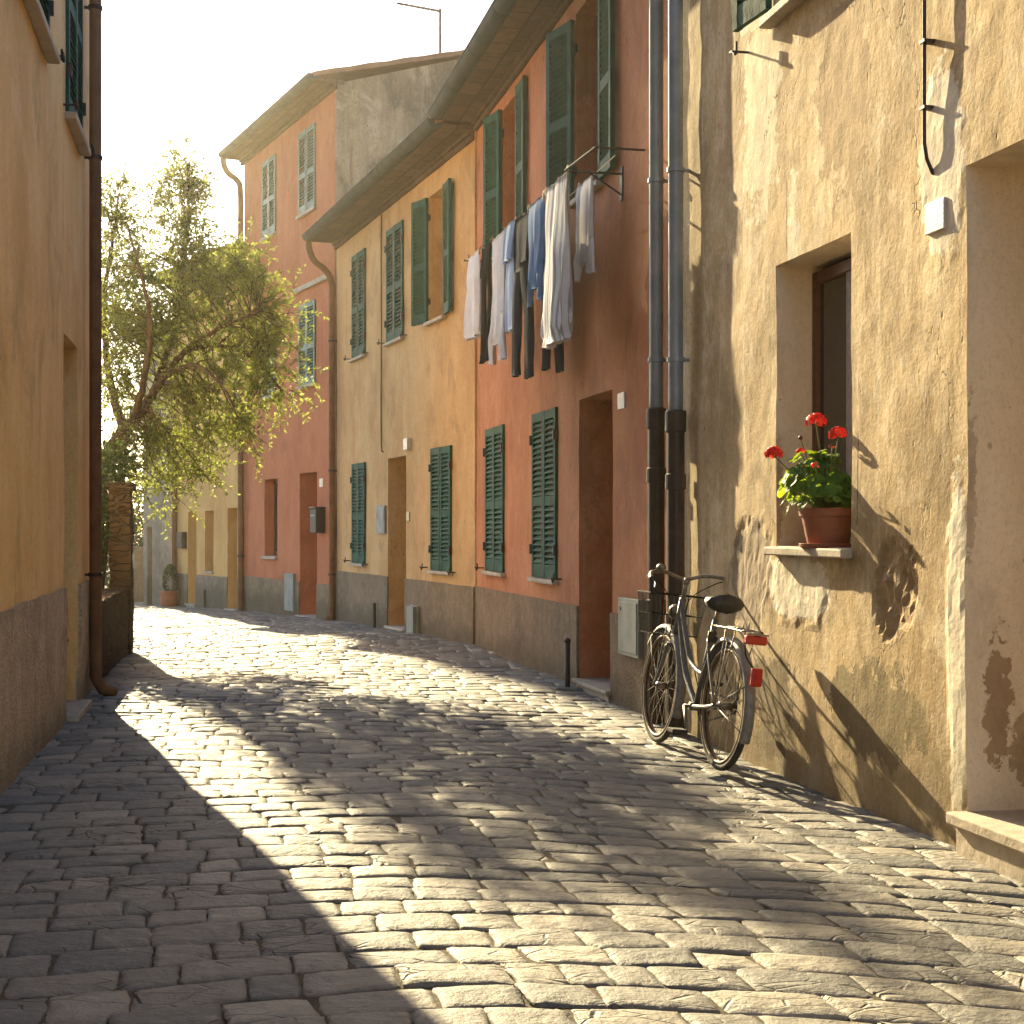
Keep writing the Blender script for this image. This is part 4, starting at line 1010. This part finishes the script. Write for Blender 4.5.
# handlebar and fittings
m = MB(); m.tube([HTt-Vector((0,0,.03)), (.825,0,.985), (.85,0,1.0)], .0125, 10); m.lathe([(0,-.02),(.017,-.02),(.019,.0),(.012,.014),(0,.016)], 10, (.825,0,.99), cap=False)
m.tube(bez([(.635,.275,.985), (.70,.262,.995), (.78,.225,1.025), (.845,.12,1.03), (.855,0,1.0), (.845,-.12,1.03), (.78,-.225,1.025), (.70,-.262,.995), (.635,-.275,.985)], 7), .0110, 10)
hb = m.build('handlebar', M['chrome'], bk, smooth=True)
for y in (-1, 1):
    m = MB(); m.tube([(.715,.258*y,.997), (.66,.270*y,.989), (.60,.280*y,.980)], [.0155,.0165,.0155], 10); m.build('grip', M['saddle'], hb, smooth=True)
    m = MB(); m.tube(bez([(.76,.235*y,1.01), (.72,.225*y,.965), (.62,.255*y,.935)], 5), .005, 6); m.build('brake_lever', M['chrome'], hb, smooth=True)
m = MB(); m.lathe([(0,0),(.030,0),(.030,.012),(.022,.026),(0,.032)], 16, (.80,.17,1.045), cap=False); m.build('bell', M['chrome'], hb, smooth=True)
m = MB()
m.tube(bez([(.76,.235,1.01), (.86,.19,1.0), (.93,.07,.90), (.92,.03,.75), (.95,.03,.66)], 6), .0032, 5)
m.tube(bez([(.76,-.235,1.01), (.84,-.19,.99), (.91,-.06,.88), (.80,-.02,.72), (.5,-.02,.40)], 6), .0032, 5)
m.build('brake_cables', M['wire'], bk, smooth=True)
m = MB(); m.lathe([(0,-.05),(.035,-.045),(.045,-.02),(.045,.0),(0,.002)], 18, cap=False); m.tube([(0,0,-.045), (-.05,0,-.09)], .006, 6)
m.build('headlamp', M['chrome'], bk, smooth=True, loc=(.975,0,.80), rot=(0, R(90), 0))
# wire basket hung before the handlebar
m = MB(); z1, z0 = .90, .66
def rect(z, sx, sy): return [(1.05+sx*cx_, sy*cy_, z) for cx_, cy_ in ((-1,-1),(1,-1),(1,1),(-1,1))]
for z, sx, sy, r_ in ((z1,.125,.18,.006), (z0,.10,.145,.004), ((z0+z1)/2,.112,.162,.003)):
    q = rect(z, sx, sy); m.tube(q+[q[0]], r_, 5)
for i in range(13):
    t = -1+2*i/12
    for sg in (-1, 1):
        m.tube([(1.05+.125*sg, .18*t, z1), (1.05+.10*sg, .145*t, z0)], .002, 4, cap=False); m.tube([(1.05+.125*t, .18*sg, z1), (1.05+.10*t, .145*sg, z0)], .002, 4, cap=False)
    m.tube([(.95, .145*t, z0), (1.15, .145*t, z0)], .002, 4, cap=False)
m.tube([(.86,.0,.90), (.93,.0,.895)], .006, 5)
m.build('wire_basket', M['wire'], bk)
# rack, lamps, drive
m = MB(); zr = .765
for y in (-.055, .055):
    m.tube(bez([(.23,y*.4,.765), (.12,y,zr), (-.12,y,zr), (-.30,y,zr-.005)], 5), .0052, 6)
    for x in (-.05, -.20): m.tube([(x,y,zr), (.0,y*1.15,.36)], .0042, 6)
for x in (.08, -.04, -.16, -.295): m.tube([(x,-.055,zr), (x,.055,zr)], .0045, 6)
m.build('rear_rack', M['chrome'], bk, smooth=True)
m = MB(); m.box(-.365,-.315,-.058,.058,.700,.748); m.build('rear_lamp', M['redlens'], bk, bevel=.010)
m = MB(); m.box(-.370,-.362,-.06,.06,.748,.758); m.box(-.36,-.30,-.02,.02,.748,.763); m.build('lamp_bracket', M['chrome'], bk)
m = MB(); m.box(-.415,-.385,-.030,.030,.49,.585); m.build('reflector', M['redlens'], bk, bevel=.008)
m = MB(); m.tube(bez([(-.33,.05,.70), (-.37,.055,.64), (-.39,.02,.585)], 5), .004, 5); m.tube([(-.39,.0,.54), (-.365,0,.50)], .008, 6); m.build('lamp_wire', M['wire'], bk)
m = MB(); m.tube(ring(.45,.29,.088,n=30,y=-.048), .006, 6, closed=True)
for i in range(5): a = i*1.2566; m.tube([(.45,-.048,.29), (.45+.085*math.cos(a),-.048,.29+.085*math.sin(a))], .005, 5)
m.build('chainring', M['iron'], bk, smooth=True)
m = MB(); m.tube([(.45,-.052,.375), (.0,-.052,.385)], .006, 5); m.tube([(.45,-.052,.205), (.0,-.052,.31)], .006, 5); m.tube(ring(0,.345,.037,n=20,y=-.052), .006, 5, closed=True); m.build('chain', M['iron'], bk)
m = MB(); ca_ = R(232); cdx, cdz = .168*math.cos(ca_), .168*math.sin(ca_)
m.tube([(.45,-.07,.29), (.45,.07,.29)], .010, 8)
m.tube([(.45,.066,.29), (.45+cdx,.076,.29+cdz)], [.012,.009], 8); m.tube([(.45,-.066,.29), (.45-cdx,-.076,.29-cdz)], [.012,.009], 8)
ck = m.build('crank', M['chrome'], bk, smooth=True)
for sg in (1, -1):
    m = MB(); m.box(-.05,.05,-.045,.045,-.012,.012); m.build('pedal', M['tyre'], ck, bevel=.005, loc=(.45+cdx*sg, .13*sg, .29+cdz*sg))
m = MB(); m.tube(bez([(.27,.0,.72), (.24,.03,.70), (.22,.0,.68)], 4), .02, 8); m.lathe([(0,-.03),(.016,-.03),(.016,.03),(0,.03)], 10, (.20,.045,.70), cap=False); m.build('dynamo', M['iron'], bk, smooth=True)

# ------------------------------------------------------------------ washing line
def hr(a, y, z): return Hr.w(a, y, z)
aF, aN = Hr.s(468, .40), Hr.s(570, .40); zF, zN = 3.98, 3.93
for (aa, lab, z) in ((aF, 'small iron clothesline bracket between the two upper windows of the red house, far end', zF), (aN, 'iron clothesline bracket under the nearest upper window of the red house', zN)):
    br = empty('line_bracket', tuple(hr(aa, 0, z)), Hr.rz, lab, 'bracket')
    m = MB(); m.tube([(0,.02,0), (0,-.44,.0)], .010, 6); m.tube([(0,.0,-.16), (0,-.25,-.005)], .007, 6); m.build('arm', M['iron'], br)
    m = MB(); m.box(-.03,.03,-.012,.0,-.2,.05); m.build('back_plate', M['iron'], br)
    if aa == aN:
        m = MB(); m.tube([(0,-.44,0), (.55,-.36,.04)], .009, 6); m.tube([(.55,.0,.04), (.55,-.36,.04)], .009, 6); m.build('side_arm', M['iron'], br)
M['rope'] = paint('washing_line_cord', (.48,.44,.36), (.38,.34,.28), .8)
def lpos(a, row=0):
    t = (a-aF)/(aN-aF); y = (-.42, -.20)[row]; return hr(a, y, zF+(zN-zF)*t-.045*4*t*(1-t)*(1 if row == 0 else .5))
for row, lab in ((0, 'outer cord of the washing line, holding most of the clothes'), (1, 'inner cord of the washing line, nearer the red wall')):
    b0 = hr(aF, 0, 0); m = MB(); m.tube([lpos(aF+(aN+(.0 if row == 0 else .5)-aF)*i/24, row) for i in range(25)], .0042, 5)
    tag(m.build('washing_line', M['rope']), lab, 'clothesline')
def cloth(name, c1, c2=None, stripe=0, sc=45):
    k = NT(name); n = k.noise(90, 3, .6); c = k.mix(k.ramp(k.noise(6, 4), .3, .7), c1, c2 or tuple(x*.85 for x in c1))
    if stripe:
        x = k.xyz(); w = k.math('SINE', k.math('MULTIPLY', x[0], stripe)); c = k.mix(k.math('MULTIPLY', k.ramp(w, .1, .5), .75), c, tuple(v*.35 for v in c1))
    k.done(c, .9, k.bump(n, .25, .004), spec=.04)
    tr = k.n('ShaderNodeBsdfTranslucent'); k.l(c, tr.inputs[0]); mx = k.n('ShaderNodeMixShader'); mx.inputs[0].default_value = .18
    k.t.links.new(k.b.outputs[0], mx.inputs[1]); k.t.links.new(tr.outputs[0], mx.inputs[2]); k.t.links.new(mx.outputs[0], k.out.inputs[0]); return k.mat
def sleeve(mb, stations, seed, folds=3.0, amp=.02, n=28, steps=22):
    """a flattened hanging tube of cloth: stations (t, centre x, z, half width, half depth, y)"""
    st = stations; v = []
    for i in range(steps+1):
        t = i/steps
        def at_(c): return float(np.interp(t, [s[0] for s in st], [s[c] for s in st]))
        cx_, z, w, d, y = at_(1), at_(2), at_(3), at_(4), at_(5)
        for k_ in range(n):
            a = 2*math.pi*k_/n; x = math.copysign(abs(math.cos(a))**.8, math.cos(a))*w*.94
            xx = cx_+x
            fo = amp*(.25+.9*t)*(math.sin(xx*folds*22+seed*1.7+t*1.1)+.5*math.sin(xx*folds*47+seed*3.1-t*2))+.02*mnoise.noise(Vector((xx*6, z*3, seed)))
            v.append((xx+.01*mnoise.noise(Vector((seed, z*6, k_*.2))), y+math.sin(a)*d*.65+fo*.8, z+.012*mnoise.noise(Vector((xx*8, seed, t*2)))*(1 if t > .9 else .2)))
    f = [(i*n+k_, i*n+(k_+1) % n, (i+1)*n+(k_+1) % n, (i+1)*n+k_) for i in range(steps) for k_ in range(n)]
    f += [tuple(range(n)), tuple(steps*n+k_ for k_ in range(n))[::-1]]
    mb.add(v, f)
pegs = []
def garment(name, label, cat, px0, px1, L, mat, kind, seed, row=0):
    off = (.42, .20)[row]; a0, a1 = Hr.s(px0, off), Hr.s(px1, off); w = (a1-a0)/2; ac = (a0+a1)/2; P = lpos(ac, row)
    m = MB()
    slope = 0
    if kind == 'sheet':
        sleeve(m, [(0,0,.012,w,.006,0), (.1,0,-.08*L,w*.98,.012,0), (1,0,-L,w*.94,.022,0)], seed)
        sleeve(m, [(0,.02,.014,w*.95,.010,-.016), (1,.02,-.34*L,w*.92,.018,-.03)], seed+5, steps=8)
    elif kind == 'shirt':           # hung by the hem: body, then sleeves and collar hanging lower
        sleeve(m, [(0,0,.012,w,.008,0), (.15,0,-.1*L,w*.96,.03,0), (.75,0,-.75*L,w*.88,.04,0), (1,0,-.86*L,w*.55,.035,0)], seed)
        for sg in (-1, 1): sleeve(m, [(0,sg*w*.62,-.62*L,w*.26,.03,0), (.5,sg*w*.70,-.80*L,w*.27,.03,-.01), (1,sg*w*.74,-L,w*.24,.022,-.01)], seed+sg+3, n=16, steps=10)
    elif kind == 'trousers':
        sleeve(m, [(0,0,.012,w,.010,0), (.3,0,-.12*L,w*1.0,.035,0), (1,0,-.34*L,w*1.04,.045,0)], seed, steps=10, amp=.012)
        for sg in (-1, 1): sleeve(m, [(0,sg*w*.5,-.30*L,w*.52,.045,0), (.5,sg*w*.54,-.62*L,w*.44,.04,.012*sg), (1,sg*w*.56,-L*(1 if sg > 0 else .97),w*.38,.032,.02*sg)], seed+sg+3, n=18, steps=16, amp=.014)
    elif kind == 'stockings':
        sleeve(m, [(0,0,.012,w,.010,0), (1,0,-.25*L,w*.9,.03,0)], seed, steps=8, amp=.012)
        for sg in (-1, 1): sleeve(m, [(0,sg*w*.45,-.22*L,w*.40,.03,0), (.8,sg*w*.42,-.9*L,w*.30,.022,0), (1,sg*w*.42+.03,-L,w*.36,.03,-.02)], seed+sg, n=14, steps=16, amp=.012)
    elif kind == 'dress':
        sleeve(m, [(0,0,.012,w*.9,.010,0), (.25,0,-.25*L,w*.92,.05,0), (.9,0,-.9*L,w*1.05,.07,0), (1,0,-L,w*.95,.06,0)], seed, amp=.030)
    o = m.build(name, mat, None, smooth=True, loc=tuple(P), rot=(0, 0, Hr.rz)); tag(o, label, cat, 'washing on the line')
    for aa in (a0+.05, a1-.05): pegs.append((aa, row))
    return o
W_ = cloth('white_cotton', (.84,.87,.93)); Wc = cloth('cream_cotton', (.84,.82,.81)); Bk = cloth('black_cotton', (.007,.008,.010)); Nv = cloth('navy_denim', (.012,.018,.032), (.02,.028,.045))
Lb = cloth('pale_blue_cotton', (.55,.66,.82)); Bl = cloth('blue_chambray', (.10,.19,.36), (.15,.26,.44)); Dn = cloth('dark_denim', (.016,.028,.055), (.03,.045,.08)); Sp = cloth('striped_linen', (.74,.74,.76), (.66,.66,.69), stripe=110)
garment('white_towel', 'pleated white cloth hanging at the far end of the washing line', 'cloth', 468, 480.5, .80, W_, 'dress', 1)
garment('black_leggings', 'black leggings on the line beside the far white cloth', 'leggings', 481, 492, 1.08, Bk, 'stockings', 2)
garment('cream_shirt', 'cream shirt with a folded hem hung from the washing line', 'shirt', 492, 506, 1.12, Wc, 'shirt', 3)
garment('pale_blue_shirt', 'pale blue shirt on the line next to navy trousers', 'shirt', 506, 516.5, .90, Lb, 'sheet', 4)
garment('navy_trousers', 'long navy trousers reaching lowest on the washing line', 'trousers', 515, 530, 1.36, Nv, 'trousers', 5)
garment('black_shirt', 'short black shirt on the inner cord behind the navy trousers', 'shirt', 519, 532, .42, Bk, 'sheet', 6, 1)
garment('blue_shirt', 'mid blue chambray shirt hanging by its hem on the line', 'shirt', 529, 545, .80, Bl, 'shirt', 7)
garment('dark_jeans', 'dark denim jeans on the inner cord behind the blue shirt', 'jeans', 545, 560, 1.34, Dn, 'trousers', 8, 1)
garment('striped_dress', 'long grey and white striped dress, widest piece on the line', 'dress', 545, 569.5, 1.22, Sp, 'dress', 9)
garment('white_blouse', 'white blouse hanging at the near end of the washing line', 'blouse', 577, 594, .72, Wc, 'shirt', 10, 1)
pm = MB(); pm.box(-.007,-.001,-.006,.006,-.035,.035); pm.box(.001,.007,-.006,.006,-.035,.035); pm.tube([(-.008,0,.008), (.008,0,.008)], .006, 6)
pegmesh = None
for (aa, row) in pegs:
    P = lpos(aa, row)
    if pegmesh is None:
        o = pm.build('clothes_peg', paint('peg_wood', (.36,.25,.14), (.28,.19,.10), .7)); pegmesh = o.data
    else: o = link('clothes_peg', pegmesh)
    o.location = P+Vector((0,0,.006)); o.rotation_euler = (random.uniform(-.2,.2), random.uniform(-.25,.25), Hr.rz+math.pi/2)
    tag(o, 'small wooden clothes peg gripping a garment on the washing line', 'clothes peg', 'clothes pegs on the washing line')

# iron post by the red doorway
P = Hr.w(Hr.s(567.5, .10), -.10, 0)
o = empty('iron_post', tuple(P), 0, 'short rusty iron post on the cobbles left of the red doorway', 'post')
m = MB(); m.tube([(0,0,-.2), (0,0,.37)], .022, 10); m.build('shaft', M['castiron'], o, smooth=True)
m = MB(); m.lathe([(0,.37),(.028,.37),(.030,.39),(.02,.405),(0,.41)], 12, cap=False); m.build('cap', M['castiron'], o, smooth=True)

# an added tower (out of sight behind the orange house, it shades the right-hand fronts)
SUNV = Vector((-.39, 1.0, 0)).normalized(); SIDE = Vector((SUNV.y, -SUNV.x, 0))
EL = R(22.5)
def blocker():
    A = Vector((1.02, 10.0, 0)); t = 54.0
    base = A+SUNV*t; base.z = -1
    r = empty('sun_blocker', tuple(base), math.atan2(SUNV.y, SUNV.x), 'added unseen tower rising over the roofs behind the orange house', 'blocker')
    # local x along the sun direction, local -y toward the right of the view
    m = MB(); m.box(0, 4, -1.75, 0, 0, 29); m.build('wall', M['rubble'], r)
    m = MB(); m.box(-.15, 4.15, -1.9, .0, 29, 29.4); m.build('cornice', M['stone'], r)
    m = MB(); m.add([(-.1,-1.85,29.4), (4.1,-1.85,29.4), (4.1,0,29.4), (-.1,0,29.4), (2,-.9,31)], [(0,1,4), (1,2,4), (2,3,4), (3,0,4), (3,2,1,0)]); m.build('roof', M['tile'], r)
blocker()

# ------------------------------------------------------------------ hazy air
hm = bpy.data.materials.new('haze'); hm.use_nodes = True; ht = hm.node_tree; ht.nodes.clear()
hv = ht.nodes.new('ShaderNodeVolumePrincipled'); hv.inputs['Color'].default_value = (1.0,.91,.70,1); hv.inputs['Density'].default_value = HAZE; hv.inputs['Anisotropy'].default_value = .90
ho = ht.nodes.new('ShaderNodeOutputMaterial'); ht.links.new(hv.outputs[0], ho.inputs['Volume'])
m = MB(); m.box(-45, 14, -12, 74, gz(60)-1.2, 33); o = m.build('haze', hm); tag(o, 'thin golden haze hanging in the sunlit street', kind='stuff')
# ------------------------------------------------------------------ light, sky, camera
w = bpy.data.worlds.new('World'); scene.world = w; w.use_nodes = True; nt = w.node_tree; nt.nodes.clear()
sky = nt.nodes.new('ShaderNodeTexSky'); sky.sky_type = 'NISHITA'; sky.sun_disc = False; sky.sun_elevation = EL
sky.sun_rotation = math.atan2(SUNV.x, SUNV.y); sky.air_density = 1.0; sky.dust_density = 1.2; sky.ozone_density = 2.2; sky.altitude = 100
bg = nt.nodes.new('ShaderNodeBackground'); bg.inputs[1].default_value = .10; wo_ = nt.nodes.new('ShaderNodeOutputWorld')
nt.links.new(sky.outputs[0], bg.inputs[0]); nt.links.new(bg.outputs[0], wo_.inputs[0])
sl = bpy.data.lights.new('sun', 'SUN'); sl.energy = 5.0; sl.angle = R(.4); sl.color = (1.0, .815, .48)
so = bpy.data.objects.new('sun', sl); COL.objects.link(so)
sv = Vector((SUNV.x*math.cos(EL), SUNV.y*math.cos(EL), math.sin(EL)))
so.rotation_euler = (-sv).to_track_quat('-Z', 'Y').to_euler(); so.location = (-10, 20, 15)
cam = bpy.data.cameras.new('camera'); co = bpy.data.objects.new('camera', cam); COL.objects.link(co)
co.location = (0, 0, CH); co.rotation_euler = (R(90), 0, 0); cam.sensor_width = 36; cam.lens = 36*F/1024; cam.shift_y = (V0-512)/1024
cam.clip_start = .05; cam.clip_end = 6000
scene.camera = co
scene.view_settings.view_transform = 'Standard'; scene.view_settings.look = 'None'; scene.view_settings.gamma = 1
scene.view_settings.exposure = 2.02
scene.cycles.max_bounces = 8; scene.cycles.diffuse_bounces = 5; scene.cycles.glossy_bounces = 3; scene.cycles.transparent_max_bounces = 6
scene.cycles.use_denoising = True; scene.cycles.sample_clamp_indirect = 6
